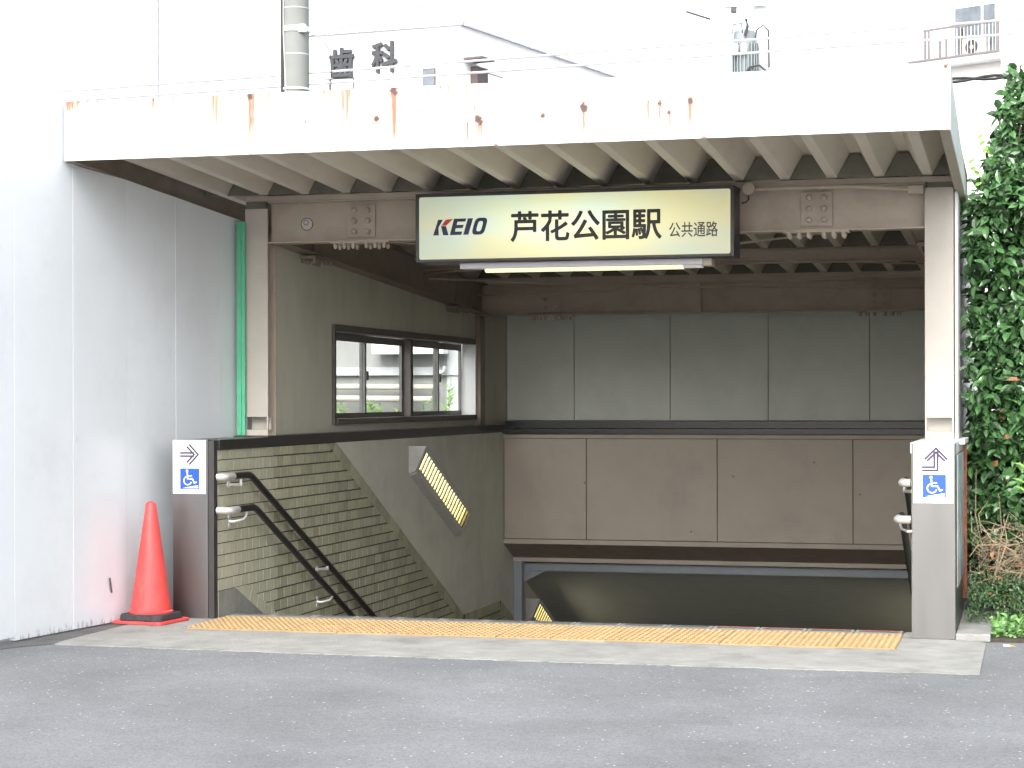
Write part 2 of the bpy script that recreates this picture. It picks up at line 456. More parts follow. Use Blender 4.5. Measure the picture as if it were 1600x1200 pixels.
# ================================================================== THE GROUND
PIT = (-4.99, -0.43, 0.31, 16.0)             # stairwell opening in the ground (x0, x1, y0, y1)
g = MB()
def sheet(x0, x1, y0, y1, z):
    g.add([(x0, y0, z), (x1, y0, z), (x1, y1, z), (x0, y1, z)], [(0, 1, 2, 3)])
sheet(-300, 300, -120, PIT[2], 0); sheet(-300, PIT[0], PIT[2], PIT[3], 0); sheet(PIT[1], 300, PIT[2], PIT[3], 0); sheet(-300, 300, PIT[3], 900, 0)
struct(g.build('road', 'asphalt'))

# concrete apron in front of the stairs: ragged edge against the asphalt
ap = MB()
front = []
nseg = 220
for i in range(nseg + 1):
    x = lerp(-5.10, -0.262, i / nseg)
    front.append((x, -1.335 - 0.045 * math.sin(math.pi * i / nseg) + 0.022 * mnoise.noise((x * 7, 3.1, 0)) + 0.022 * mnoise.noise((x * 31, 1, 0))))
ring = front + [(-0.262 + 0.012 * mnoise.noise((k, 5, 0)), -1.3 + k * 0.12) for k in range(1, 11)] + [(-0.30, -0.045)]
ring += [(-0.42, -0.045), (-0.42, 0.098), (-5.02, 0.098), (-5.08, -0.02)] + [(-5.12 + 0.015 * mnoise.noise((k, 9, 0)), -0.1 - k * 0.12) for k in range(10)]
ap.prism([(x, y, 0.001) for x, y in ring], [(x, y, 0.006) for x, y in ring])
struct(ap.build('concrete_apron', 'concrete'))
pt = [(-5.105, -1.30), (-5.115, -0.9), (-5.13, -0.4), (-5.10, -0.05), (-5.02, 0.0), (-5.02, 0.6), (-5.3, 0.6)] + [(-5.36 - 0.012 * k, -0.2 * k) for k in range(0, 10)] + [(-5.40, -1.95), (-5.33, -1.72), (-5.25, -1.5), (-5.16, -1.38)]
struct(MB().prism([(x, y, 0.0008) for x, y in pt], [(x, y, 0.0042) for x, y in pt]).build('road_patch', 'asphalt_old'))
# small concrete pad behind the right pillar
pd = MB().box(-0.4238, -0.24, -0.04, 1.2, 0.001, 0.045)
struct(pd.build('concrete_kerb', 'concrete', bevel=0.008))

# tactile paving: two rows of yellow blocks with truncated domes
tp = thing('tactile_paving', (-2.7, -0.21, 0.006), 'two rows of yellow studded tactile blocks along the top of the stairs', 'tactile paving')
def tactile_mesh(w, d):
    m = MB().box(-w / 2, w / 2, -d / 2, d / 2, 0, 0.007)
    nx, ny = 9, 5
    for i in range(nx):
        for j in range(ny):
            cx = (i + 0.5) / nx * w - w / 2; cy = (j + 0.5) / ny * d - d / 2
            m.lathe((cx, cy, 0.0065), [(0.0125, 0), (0.0095, 0.0065)], 7)
    return m.mesh('tactile_block')
TW = 4.0 / 13
tme = tactile_mesh(TW - 0.0035, 0.3105)
for j in range(2):
    for i in range(13):
        o = link('tactile_block', tme, 'tactile', tp)
        o.location = (-4.71 + TW * (i + 0.5), -0.525 + 0.157 + j * 0.314 + 0.0005 * i, 0.006 + random.uniform(0, 0.0015))
        o.rotation_euler = (random.uniform(-0.003, 0.003), random.uniform(-0.002, 0.002), random.uniform(-0.004, 0.004))

# ================================================================== STAIRS AND STAIRWELL
SLOPE = 0.478
st = MB()
prof = [(0.312, 0.0)]
y, z = 0.312, 0.0
for k in range(15):
    z -= 0.165; prof.append((y, z)); y += 0.345; prof.append((y, z))
yl = 6.45; prof.append((yl, z)); y = yl
for k in range(20):
    z -= 0.165; prof.append((y, z)); y += 0.345; prof.append((y, z))
prof += [(y, z - 0.3), (0.312, z - 0.3)]
st.prism_x(prof, -4.758, -0.66)
stairs = struct(st.build('stairs', 'concrete_dark'))
# top nosing: grey grooved blocks, each a piece of its own
for i in range(15):
    x0 = -4.735 + i * 0.268; x1 = x0 + 0.262
    nb = MB().box(x0, x1, 0.10, 0.318, -0.05, 0.010)
    o = nb.build('nosing_block', 'nosing', stairs, bevel=0.004)
    for q, yy in enumerate((0.215, 0.252, 0.287)):
        MB().box(x0 + 0.02, x1 - 0.02, yy, yy + 0.016, 0.009, 0.0112).build('groove', 'red_strip' if (i >= 11 and q == 2) else 'groove', o)
MB().box(-0.712, -0.662, 0.10, 0.318, -0.05, 0.004).build('nosing_block', 'concrete', stairs)

XW, XR = -4.757, -0.66                   # faces of the tile bed (left) and the right stair wall
# -------- left stair wall with tiles
lw = thing('tiled_stair_wall', (-4.87, 0.1, 0), 'khaki tiled stair wall with dark stone ledge, left of the stairs', 'wall')
box('wall_core', 'grout', (-4.985, XW, 0.062, 16, -8, 1.012), lw)
def z_up(y):
    if y < 2.142: return 1.012
    if y < 5.351: return 1.019 - 0.483 * (y - 2.142)
    if y < 6.575: return -0.531
    return -0.531 - 0.45 * (y - 6.575)
UPY = [2.142, 5.351, 6.575, 13.0]
# painted wall above the tiles
box_y = 2.157
pts = [(2.157, 1.012)] + [(yy, z_up(yy) + 0.0) for yy in UPY] + [(16, -3.5), (16, 1.012)]
MB().prism_x([(6.034 if False else a, b) for a, b in [(2.150, 1.012), (5.351, -0.531), (6.031, -0.531), (6.031, 1.012)]], XW, -4.748).build('painted_panel', 'stair_paint', lw)
MB().prism_x([(6.037, 1.012), (6.037, -0.531), (6.575, -0.531), (13.0, -3.42), (16, -3.42), (16, 1.012)], XW, -4.748).build('painted_panel', 'stair_paint', lw)
# concrete skirting by the first step
MB().prism_x([(0.065, 0.0), (0.065, 0.162), (0.33, 0.160), (6.0, 0.160 - 0.456 * 5.67), (6.0, -3.2), (0.32, -0.3)], XW, -4.7465).build('skirting', 'concrete_dark', lw)
def clip(poly, a, b, c):                 # keep a*y + b*z <= c
    out = []
    for i in range(len(poly)):
        p, q = poly[i], poly[(i + 1) % len(poly)]
        dp, dq = a * p[0] + b * p[1] - c, a * q[0] + b * q[1] - c
        if dp <= 0: out.append(p)
        if (dp < 0 < dq) or (dq < 0 < dp):
            t = dp / (dp - dq); out.append((p[0] + (q[0] - p[0]) * t, p[1] + (q[1] - p[1]) * t))
    return out
def area(p):
    return abs(sum(p[i][0] * p[(i + 1) % len(p)][1] - p[(i + 1) % len(p)][0] * p[i][1] for i in range(len(p)))) / 2
BW = 0.078                                # width of the sloping border course
kk = math.sqrt(1 + 0.483 ** 2)
tiles = []
for k in range(-42, 12):
    zb = 0.163 + 0.0717 * k
    for i in range(0, 72):
        y0 = 0.068 + 0.12 * i - (0.06 if k % 2 else 0.0)
        y1 = y0 + 0.12
        pale = (y0 + y1) / 2 < 1.0
        gj, gv = (0.0030, 0.0034) if pale else (0.0050, 0.0040)
        p = [(max(y0 + gv, 0.066), zb + gj), (y1 - gv, zb + gj), (y1 - gv, min(zb + 0.0717 - gj, 1.011)), (max(y0 + gv, 0.066), min(zb + 0.0717 - gj, 1.011))]
        if p[1][0] <= p[0][0] + 0.004: continue
        yc, zc = (y0 + y1) / 2, zb + 0.036
        if zc < -(yc - 0.32) * 0.1162 - 0.55 or yc > 8.2: continue          # far below the line of sight down the stairs
        if k < 0:
            p = clip(p, -0.456, -1, -(0.160 + 0.456 * 0.33) - BW * 1.1 - 0.004)
        if not p: continue
        if yc < 5.30:
            p = clip(p, 0.483, 1, 1.019 + 0.483 * 2.142 - BW * kk - 0.004)
        elif yc < 6.575:
            p = clip(p, 0, 1, -0.531 - BW - 0.004)
            if p: p = clip(p, 0.483, 1, 9) 
        else:
            p = clip(p, 0.45, 1, -0.531 + 0.45 * 6.575 - BW * 1.1)
        if len(p) < 3 or area(p) < 0.0003: continue
        tiles.append((yc, p, pale))
def tile_mb(m, p):
    c = (sum(q[0] for q in p) / len(p), sum(q[1] for q in p) / len(p))
    pr = 0.0040 + random.uniform(0, 0.0010)
    e = 0.0009
    inner = []
    for q in p:
        d = Vector((q[0] - c[0], q[1] - c[1])); L = d.length or 1
        inner.append((q[0] - d.x / L * e, q[1] - d.y / L * e))
    a = [(XW - 0.001, *q) for q in p]; b = [(XW + pr * 0.75, *q) for q in p]; cc = [(XW + pr, *q) for q in inner]
    n = len(p)
    m.add(a + b + cc, [tuple(range(2 * n, 3 * n))] + [(i, (i + 1) % n, n + (i + 1) % n, n + i) for i in range(n)] +
          [(n + i, n + (i + 1) % n, 2 * n + (i + 1) % n, 2 * n + i) for i in range(n)])
tiles.sort(key=lambda t: t[0])
restm = MB()
cnt = 0
for yc, p, pale in tiles:
    if cnt < 300:
        m = MB(); tile_mb(m, p); m.build('tile', 'tile_pale' if pale else 'tile', lw); cnt += 1
    else:
        tile_mb(restm, p)
restm.build('tile_field', 'tile', lw, kind='stuff')
# sloping border courses
def border(y0, z0, y1, z1, side, mname, zmax=1.011):
    L = math.hypot(y1 - y0, z1 - z0); n = max(1, int(L / 0.121)); ty, tz = (y1 - y0) / L, (z1 - z0) / L
    ny, nz = (tz, -ty) if side < 0 else (-tz, ty)
    for i in range(n):
        a, b = L * i / n + 0.0015, L * (i + 1) / n - 0.0015
        p = [(y0 + ty * a, z0 + tz * a), (y0 + ty * b, z0 + tz * b), (y0 + ty * b + ny * BW, z0 + tz * b + nz * BW), (y0 + ty * a + ny * BW, z0 + tz * a + nz * BW)]
        p = clip(p, 0, 1, zmax)
        if len(p) < 3 or area(p) < 0.0002: continue
        m = MB(); tile_mb(m, p); m.build('border_tile', mname, lw)
border(2.029, 1.0705, 5.351, -0.533, -1, 'tile')
border(5.40, -0.533, 6.54, -0.533, -1, 'tile')
border(6.60, -0.545, 7.6, -0.995, -1, 'tile')
border(0.335, 0.162, 1.7, 0.162 - 0.456 * 1.365, 1, 'tile_pale', 0.1625)
# dark ledge: outer length by the pillar is a little thicker
MB().box(-4.995, -4.738, 0.062, 0.86, 1.012, 1.075).build('ledge', 'black_ledge', lw, bevel=0.004)
MB().box(-4.985, -4.745, 0.863, 7.12, 1.016, 1.082).build('ledge', 'black_ledge', lw, bevel=0.004)

# -------- right stair wall
rw = thing('right_stair_wall', (-0.54, 0.6, 0), 'low stair wall behind the right stainless pillar carrying the steel column', 'wall')
box('wall_core', 'stair_paint', (XR, -0.435, 0.062, 16, -8, 1.012), rw)
MB().box(-0.668, -0.428, 0.062, 7.12, 1.013, 1.072).build('ledge', 'galv', rw, bevel=0.003)
box('outer_sheet', 'white_plain', (-0.468, -0.452, 1.13, 7.2, 1.074, 2.55), rw)
box('upper_board', 'upper_wall', (-0.60, -0.47, 1.27, 7.2, 1.074, 2.40), rw)
# poster board on its outer face
pb = thing('poster_board', (-0.42, 0.7, 0.25), 'faded notice board with rusty edge on the outside of the right stair wall', 'notice board')
box('poster', 'poster', (-0.4240, -0.4195, 0.22, 1.15, 0.27, 1.0), pb)
box('edge_rail', 'rust_edge', (-0.4240, -0.402, 1.16, 1.20, 0.12, 1.05), pb)
box('cap', 'galv', (-0.4240, -0.395, 0.6, 1.25, 1.052, 1.08), pb)

# -------- upper left wall with the long window
uw = thing('upper_side_wall', (-4.9, 3.6, 1.08), 'khaki board wall above the ledge with the long sliding window', 'wall')
WY0, WY1, WZ0, WZ1 = 2.36, 6.04, 1.165, 1.822
def topz(y): return 2.62 - 0.05 * (y - 1.1)
MB().prism_x([(1.262, 1.083), (1.262, topz(1.262)), (WY0, topz(WY0)), (WY0, 1.083)], -4.955, -4.85).build('wall_board', 'upper_wall', uw)
MB().prism_x([(WY0, WZ1), (WY0, topz(WY0)), (WY1, topz(WY1)), (WY1, WZ1)], -4.955, -4.8505).build('wall_board', 'upper_wall', uw)
box('wall_board', 'upper_wall', (-4.955, -4.8503, WY0, WY1, 1.083, WZ0), uw)
MB().prism_x([(WY1, 1.083), (WY1, topz(WY1)), (7.11, topz(7.11)), (7.11, 1.083)], -4.955, -4.85).build('wall_board', 'upper_wall', uw)
wf = MB()
t_ = 0.035
wf.box(-4.96, -4.828, WY0 - 0.03, WY0 + 0.012, WZ0 - 0.03, WZ1 + 0.03)
wf.box(-4.96, -4.828, WY0 + 0.012, WY1 - 0.012, WZ1 - 0.02, WZ1 + 0.03)
wf.box(-4.96, -4.820, WY0 + 0.012, WY1 - 0.012, WZ0 - 0.03, WZ0 + 0.012)
win = wf.build('window', 'window_frame', uw, bevel=0.003)
box('reveal', 'white_plain', (-4.96, -4.835, WY1 - 0.012, WY1 + 0.02, WZ0 - 0.02, WZ1 + 0.02), win)
box('mullion', 'window_frame', (-4.985, -4.90, 4.33, 4.40, WZ0 + 0.012, WZ1 - 0.02), win)
sash_spans = [(WY0 + 0.012, 3.36, -4.955), (3.32, 4.33, -4.975), (4.40, 5.27, -4.955), (5.23, WY1 - 0.012, -4.975)]
for a, b, xx in sash_spans:
    s = MB()
    s.box(xx - 0.012, xx + 0.012, a, b, WZ1 - 0.075, WZ1 - 0.02); s.box(xx - 0.012, xx + 0.012, a, b, WZ0 + 0.012, WZ0 + 0.05)
    s.box(xx - 0.012, xx + 0.012, a, a + 0.035, WZ0 + 0.05, WZ1 - 0.075); s.box(xx - 0.012, xx + 0.012, b - 0.035, b, WZ0 + 0.05, WZ1 - 0.075)
    s.build('sash', 'alu', win)
    box('pane', 'glass', (xx - 0.002, xx + 0.002, a + 0.03, b - 0.03, WZ0 + 0.045, WZ1 - 0.07), win)
for yy in (3.34, 5.25):
    box('latch', 'dark_metal', (-4.943, -4.925, yy - 0.02, yy + 0.02, 1.46, 1.53), win)

# -------- back wall above the passage
bw = thing('back_wall', (-2.6, 7.1, 1.1), 'rear wall of pale grey boards above brown boards at the end of the stairwell', 'wall')
box('backing', 'closer', (-5.0, -0.44, 7.19, 7.25, -0.2, 2.60), bw)
sx = [-4.832, -4.18, -3.27, -2.364, -1.45, -0.52]
for a, b in zip(sx[:-1], sx[1:]):
    MB().box(a + 0.003, b - 0.003, 7.10, 7.135, 1.115, 2.115).build('pale_board', 'white_board', bw, bevel=0.003)
box('access_plate', 'white_board', (-2.27, -2.13, 7.092, 7.10, 1.215, 1.285), bw)
MB().box(-4.745, -0.655, 6.62, 7.13, 1.0, 1.045).build('ledge', 'black_ledge', bw)
MB().box(-4.745, -0.655, 6.70, 7.128, 1.05, 1.11).build('ledge_upstand', 'black_ledge', bw)
px = [-4.742, -3.964, -2.763, -1.56, -0.662]
box('board_frame', 'steel_brown', (-4.748, -0.66, 6.675, 6.95, 0.0, 0.998), bw)
for a, b in zip(px[:-1], px[1:]):
    MB().box(a + 0.004, b - 0.004, 6.65, 6.674, 0.035, 0.952).build('brown_board', 'pink_board', bw, bevel=0.002)
for (sx_, sz_) in ((-1.50, 0.47), (-2.62, 0.62), (-3.98, 0.55), (-3.0, 0.12), (-1.9, 0.75)):
    MB().tube([(sx_, 6.6495, sz_), (sx_, 6.646, sz_)], 0.010, 8).build('screw_cap', 'steel_brown', bw)
box('top_trim', 'pink_board', (-4.747, -0.661, 6.643, 6.673, 0.958, 0.988), bw)
box('bottom_trim', 'pink_board', (-4.747, -0.661, 6.640, 6.673, -0.012, 0.028), bw)
MB().prism_x([(6.645, -0.014), (7.0, -0.165), (7.05, -0.165), (7.05, 0.0), (6.66, 0.0)], -4.747, -0.661).build('sloping_soffit', 'steel_brown', bw)
box('lower_trim', 'pink_board', (-4.746, -0.662, 6.985, 7.06, -0.205, -0.167), bw)
# passage beyond: portal frame and sloping ceiling
pf = thing('passage_portal', (-2.6, 7.06, -2.64), 'grey painted steel portal frame under the brown boards', 'steel frame')
MB().box(-4.745, -4.665, 7.0, 7.12, -2.64, -0.207).build('post', 'portal', pf, bevel=0.004)
MB().box(-0.745, -0.665, 7.0, 7.12, -2.64, -0.207).build('post', 'portal', pf, bevel=0.004)
MB().box(-4.665, -0.745, 7.10, 7.20, -0.30, -0.225).build('lintel', 'portal', pf, bevel=0.004)
MB().prism_y([(-4.665, -0.302), (-4.665, -0.405), (-4.46, -0.302)], 7.10, 7.14).build('haunch', 'portal', pf)
MB().prism_y([(-0.745, -0.302), (-0.745, -0.405), (-0.95, -0.302)], 7.10, 7.14).build('haunch', 'portal', pf)
pc = MB().prism_x([(7.205, -0.215), (7.205, -0.315), (16, -0.315 - 8.8 * 0.44), (16, -0.1)], -4.75, -0.66)
struct(pc.build('passage_ceiling', 'ceiling_dark'))
struct(MB().box(-4.76, -0.65, 15.9, 16.1, -9, -0.2).build('passage_end_wall', 'stair_paint'))

# -------- sloping wall lamps with louvres
def wall_lamp(y0, ztop, xw, sgn, label):
    L = 1.28; sl = 0.455
    def P(y, dx, dz): return (xw + sgn * dx, y, ztop - sl * (y - y0) + dz)
    t = thing('louvred_wall_lamp', P(y0 + L / 2, 0, -0.1), label, 'wall lamp', 'louvred lamps along the stair walls')
    # section: wall top, outer top, outer bottom, wall bottom
    T0, T1, B1, B0 = (0.001, 0.0), (0.145, 0.0), (0.055, -0.195), (0.001, -0.215)
    m = MB()
    def ring(y): return [P(y, *c) for c in (T0, T1, B1, B0)]
    m.prism(ring(y0), ring(y0 + 0.025)); m.prism(ring(y0 + L - 0.025), ring(y0 + L))       # end caps
    def bar(c0, c1, ya, yb):
        (a, b), (c, d) = c0, c1
        n = Vector((-(d - b), (c - a))).normalized() * 0.008
        q = [(a, b), (c, d), (c + n.x, d + n.y), (a + n.x, b + n.y)]
        m.prism([P(ya, *k) for k in q], [P(yb, *k) for k in q])
    bar(T0, T1, y0 + 0.025, y0 + L - 0.025)
    bar(B1, B0, y0 + 0.025, y0 + L - 0.025)
    def face(s, inset): return (lerp(T1[0], B1[0], s) - inset * 0.9, lerp(T1[1], B1[1], s) + inset * 0.35)
    for s0, s1 in ((0.0, 0.15), (0.80, 1.0)):
        c0, c1 = face(s0, 0), face(s1, 0); d0, d1 = face(s0, 0.012), face(s1, 0.012)
        q = (c0, c1, d1, d0)
        m.prism([P(y0 + 0.025, *k) for k in q], [P(y0 + L - 0.025, *k) for k in q])
    m.build('housing', 'lamp_box', t)
    q0, q1 = face(0.13, 0.024), face(0.82, 0.024)
    e = MB().add([P(y0 + 0.03, *q0), P(y0 + 0.03, *q1), P(y0 + L - 0.10, *q1), P(y0 + L - 0.10, *q0)], [(0, 1, 2, 3)])
    e.build('glowing_panel', 'tube', t)
    n = 20
    for i in range(n):
        yc = y0 + 0.045 + (L - 0.09) * i / (n - 1)
        q = (face(0.15, 0.001), face(0.80, 0.001), face(0.80, 0.017), face(0.15, 0.017))
        MB().prism([P(yc - 0.013, *k) for k in q], [P(yc + 0.013, *k) for k in q]).build('louvre_slat', 'louvre', t)
    return t
wall_lamp(3.80, 0.950, -4.748, 1, 'lit louvred lamp sloping down the plain wall above the tiles')
wall_lamp(7.46, -0.600, -4.748, 1, 'lit louvred lamp inside the passage beyond the grey portal post')
wall_lamp(7.46, -0.600, -0.66, -1, 'lit louvred lamp on the far right wall of the lower passage')

# -------- handrails
def handrail(xr, xw, z0, label, bend_arm):
    t = thing('handrail', (xw, 0.05, z0), label, 'handrail', 'black handrails down the stair walls')
    sg = 1 if xr > xw else -1
    y1, y2 = 0.43, 6.2
    path = [(xr, 0.165, z0), (xr, 0.25, z0), (xr, y1 - 0.02, z0), (xr, y1 + 0.03, z0 - 0.012), (xr, y2, z0 - SLOPE * (y2 - y1))]
    MB().tube(path, 0.021, 12).build('rail', 'rail_black', t, smooth=True)
    cp = [(xr, 0.165, z0), (xr, 0.085, z0), (xr - sg * 0.006, 0.060, z0), (xr - sg * 0.022, 0.044, z0), (xw + sg * 0.004, 0.040, z0)]
    MB().tube(cp, [0.0225, 0.0225, 0.0225, 0.0225, 0.0225], 12).build('end_cap', 'chrome', t, smooth=True)
    for yb in (0.245, 1.77, 3.3, 4.85):
        zr = z0 if yb < y1 else z0 - SLOPE * (yb - y1)
        b = MB()
        if bend_arm:
            b.tube([(xw + sg * 0.001, yb - 0.02, zr - 0.075), (xw + sg * 0.03, yb - 0.02, zr - 0.078), (xr - sg * 0.01, yb + 0.03, zr - 0.066), (xr, yb + 0.05, zr - 0.045), (xr, yb + 0.055, zr - 0.018)], 0.0085, 8)
            b.tube([(xw, yb - 0.02, zr - 0.05), (xw + sg * 0.008, yb - 0.02, zr - 0.05)], 0.017, 10)
            b.tube([(xw, yb - 0.02, zr - 0.10), (xw + sg * 0.008, yb - 0.02, zr - 0.10)], 0.017, 10)
        else:
            b.tube([(xw, yb - 0.03, zr - 0.055), (xw + sg * 0.008, yb - 0.03, zr - 0.055)], 0.024, 12)
            b.tube([(xw + sg * 0.006, yb - 0.03, zr - 0.055), (xr, yb + 0.04, zr - 0.055)], 0.010, 8)
            b.tube([(xr, yb + 0.04, zr - 0.063), (xr, yb + 0.04, zr - 0.016)], 0.010, 8)
        b.build('bracket', 'chrome', t, smooth=True)
handrail(-4.695, -4.749, 0.852, 'upper black handrail with steel end cap on the tiled wall', False)
handrail(-4.665, -4.749, 0.651, 'lower black handrail with steel end cap on the tiled wall', True)
handrail(-0.712, -0.66, 0.852, 'upper black handrail showing past the right stainless pillar', False)
handrail(-0.737, -0.66, 0.651, 'lower black handrail showing past the right stainless pillar', True)

# -------- stainless end pillars
lp = thing('stainless_pillar', (-4.9, 0.03, 0), 'brushed stainless end pillar behind the red cone', 'pillar')
MB().box(-5.015, -4.789, 0.0, 0.06, 0.006, 1.076).build('cladding', 'stainless', lp, bevel=0.003)
MB().box(-4.788, -4.752, 0.008, 0.061, 0.006, 1.070).build('edge_trim', 'dark_metal', lp)
rp = thing('stainless_pillar', (-0.54, 0.03, 0), 'brushed stainless end pillar beside the leafy bush', 'pillar')
MB().box(-0.655, -0.424, 0.0, 0.06, 0.006, 1.072).build('cladding', 'stainless', rp, bevel=0.003)
MB().box(-0.434, -0.4245, 0.061, 1.25, 0.046, 1.0).build('side_cladding', 'stainless', rp)

# -------- sign plates with arrow and wheelchair mark
def stroke(m, pts, w, y, closed=False):
    global _lay
    for i in range(len(pts) - 1):
        a, b = Vector(pts[i]), Vector(pts[i + 1]); d = (b - a).normalized(); n = Vector((-d.y, d.x)) * w / 2
        e = d * w * 0.35
        q = [a - n - e, b - n + e, b + n + e, a + n - e]
        yy = y - 0.00012 * (i + 1)
        m.prism_y([(k.x, k.y) for k in q], yy, y)
def plate(x0, x1, z0, z1, arrow, label):
    t = thing('direction_plate', ((x0 + x1) / 2, 0, z0), label, 'sign')
    MB().box(x0, x1, -0.005, -0.0005, z0, z1).build('plate', 'plate_white', t, bevel=0.001)
    cx = (x0 + x1) / 2; W = x1 - x0; yf = -0.0052
    az = z1 - 0.085
    m = MB()
    if arrow == 'right':
        for dz in (-0.0095, 0.0095):
            stroke(m, [(cx - 0.055, az + dz), (cx + 0.028, az + dz)], 0.0115, yf)
        stroke(m, [(cx + 0.003, az + 0.058), (cx + 0.058, az), (cx + 0.003, az - 0.058)], 0.0115, yf - 0.0004)
        stroke(m, [(cx - 0.012, az + 0.045), (cx + 0.033, az), (cx - 0.012, az - 0.045)], 0.0115, yf - 0.0008)
    else:
        stroke(m, [(cx - 0.058, az - 0.060), (cx + 0.022, az - 0.060), (cx + 0.022, az + 0.040)], 0.0115, yf)
        stroke(m, [(cx - 0.058, az - 0.042), (cx + 0.004, az - 0.042), (cx + 0.004, az + 0.040)], 0.0115, yf - 0.0004)
        stroke(m, [(cx - 0.045, az + 0.002), (cx + 0.013, az + 0.060), (cx + 0.071, az + 0.002)], 0.0115, yf - 0.0008)
        stroke(m, [(cx - 0.032, az - 0.006), (cx + 0.013, az + 0.038), (cx + 0.058, az - 0.006)], 0.0115, yf - 0.0012)
    m.build('arrow', 'arrow', t)
    bz1 = z1 - 0.168; S = 0.124; bz0 = bz1 - S; bx0 = cx - S / 2 + 0.004; 
    blue = MB().box(bx0, bx0 + S, -0.0058, -0.005, bz0, bz1).build('blue_panel', 'plate_blue', t)
    def Q(a, b): return (bx0 + a * S, bz0 + b * S)
    s = MB(); yb = -0.006
    hd = [Q(0.36 + 0.065 * math.cos(k * math.pi / 6), 0.88 + 0.065 * math.sin(k * math.pi / 6)) for k in range(12)]
    s.prism_y(hd, yb - 0.0005, yb)
    stroke(s, [Q(0.37, 0.80), Q(0.39, 0.50), Q(0.64, 0.50), Q(0.74, 0.30), Q(0.84, 0.34)], 0.0075, yb)
    stroke(s, [Q(0.40, 0.64), Q(0.60, 0.64)], 0.0065, yb - 0.0006)
    arc = [Q(0.40 + 0.20 * math.cos(R(a)), 0.41 + 0.20 * math.sin(R(a))) for a in range(112, 345, 14)]
    stroke(s, arc, 0.0065, yb - 0.0012)
    s.prism_y([Q(0.10, 0.05), Q(0.94, 0.05), Q(0.94, 0.19)], yb - 0.0005, yb)
    s.build('wheelchair_mark', 'plate_white', t)
plate(-5.012, -4.800, 0.752, 1.072, 'right', 'white plate with right arrow and blue wheelchair mark on the left pillar')
plate(-0.645, -0.434, 0.745, 1.068, 'up', 'white plate with bent up arrow and blue wheelchair mark on the right pillar')

# ================================================================== STEEL CANOPY
cn = thing('entrance_canopy', (-2.8, 1.1, 1.08), 'steel canopy with rust-streaked white fascia and folded metal roof over the stairs', 'canopy')
XL, XRR = -5.285, -0.418
YF, ZB, ZT = -0.85, 2.660, 2.992
# rust: (x, z top, half width, length, strength, dark blob size)
RUST = [(-5.25, 2.988, .03, .06, .8, 0), (-5.20, 2.988, .015, .07, .7, 0), (-5.14, 2.986, .012, .05, .5, 0), (-5.08, 2.985, .010, .06, .5, .004), (-5.00, 2.985, .010, .06, .5, 0),
        (-4.74, 2.985, .012, .07, .8, .006), (-4.62, 2.984, .010, .05, .6, .005), (-4.765, 2.90, .004, .13, .9, .003), (-4.36, 2.985, .045, .24, .55, 0), (-4.33, 2.985, .012, .27, .45, 0),
        (-4.165, 2.985, .010, .30, .9, .020), (-4.145, 2.985, .008, .30, .9, 0), (-4.07, 2.985, .04, .13, .5, 0), (-3.99, 2.985, .015, .10, .45, 0), (-3.84, 2.83, .005, .07, .6, .006),
        (-3.66, 2.985, .06, .18, .55, 0), (-3.60, 2.985, .02, .22, .6, 0), (-3.74, 2.985, .03, .14, .5, 0), (-3.48, 2.76, .006, .10, .35, 0), (-3.432, 2.835, .012, .13, .75, .017),
        (-3.335, 2.985, .016, .30, .95, .026), (-3.31, 2.97, .010, .27, .6, 0), (-3.18, 2.86, .008, .12, .6, .004), (-3.075, 2.985, .006, .07, .7, .005), (-3.03, 2.985, .006, .06, .7, .004),
        (-2.928, 2.985, .004, .32, .9, .004), (-2.922, 2.78, .006, .11, .9, .006), (-2.885, 2.87, .006, .10, .6, .004), (-2.865, 2.815, .016, .15, .7, .022), (-2.85, 2.79, .010, .13, .8, .015),
        (-2.51, 2.815, .010, .13, .75, .014), (-2.29, 2.855, .010, .19, .8, .026), (-1.945, 2.86, .008, .17, .7, .004), (-1.885, 2.855, .008, .17, .8, .014), (-1.835, 2.805, .007, .12, .75, .012),
        (-1.725, 2.865, .012, .18, .8, .020), (-2.62, 2.985, .02, .03, .35, .003), (-2.70, 2.985, .010, .03, .3, 0), (-0.965, 2.86, .005, .10, .3, .004), (-0.435, 2.98, .020, .28, .55, .010), (-0.425, 2.99, .012, .33, .6, .006)]
RUST = [(a, b, c * 1.15, d * 1.5, e * 2.4, f * 0.85) for a, b, c, d, e, f in RUST]
def rust_at(x, z):
    r = dk = 0.0
    for (rx, rz, w, L, s, d) in RUST:
        if abs(x - rx) > 0.14: continue
        dz = rz - z
        if -0.01 < dz < L * 1.1:
            wob = 0.004 * mnoise.noise((z * 22, rx * 7, 0))
            fx = max(0.0, 1 - abs(x - rx - wob) / (w * (1.15 - 0.35 * dz / L)))
            fz = max(0.0, 1 - max(dz, 0) / L) ** 0.6
            st = 0.6 + 0.6 * mnoise.noise((x * 190, z * 5, rx))
            r = max(r, s * min(1, fx * 1.8) * fz * max(0.5, st))
        if d:
            q = math.hypot((x - rx), (z - rz + d * 0.6) * 0.85) / d + 0.55 * mnoise.noise((x * 60, z * 60, 3))
            if q < 1.0:
                dk = max(dk, min(1, (1 - q) * 4)); r = max(r, 0.9)
            elif q < 1.7:
                r = max(r, (1.7 - q) * 0.8)
    if z < ZB + 0.012:
        e = mnoise.noise((x * 7, 11, 0)) - 0.42 + 0.4 * mnoise.noise((x * 45, 2, 0))
        if e > 0: r = max(r, min(1, e * 4)); dk = max(dk, min(0.8, e * 2.5 - 0.4) if z < ZB + 0.006 else 0)
    return min(r, 1.0), min(max(dk, 0), 1.0)
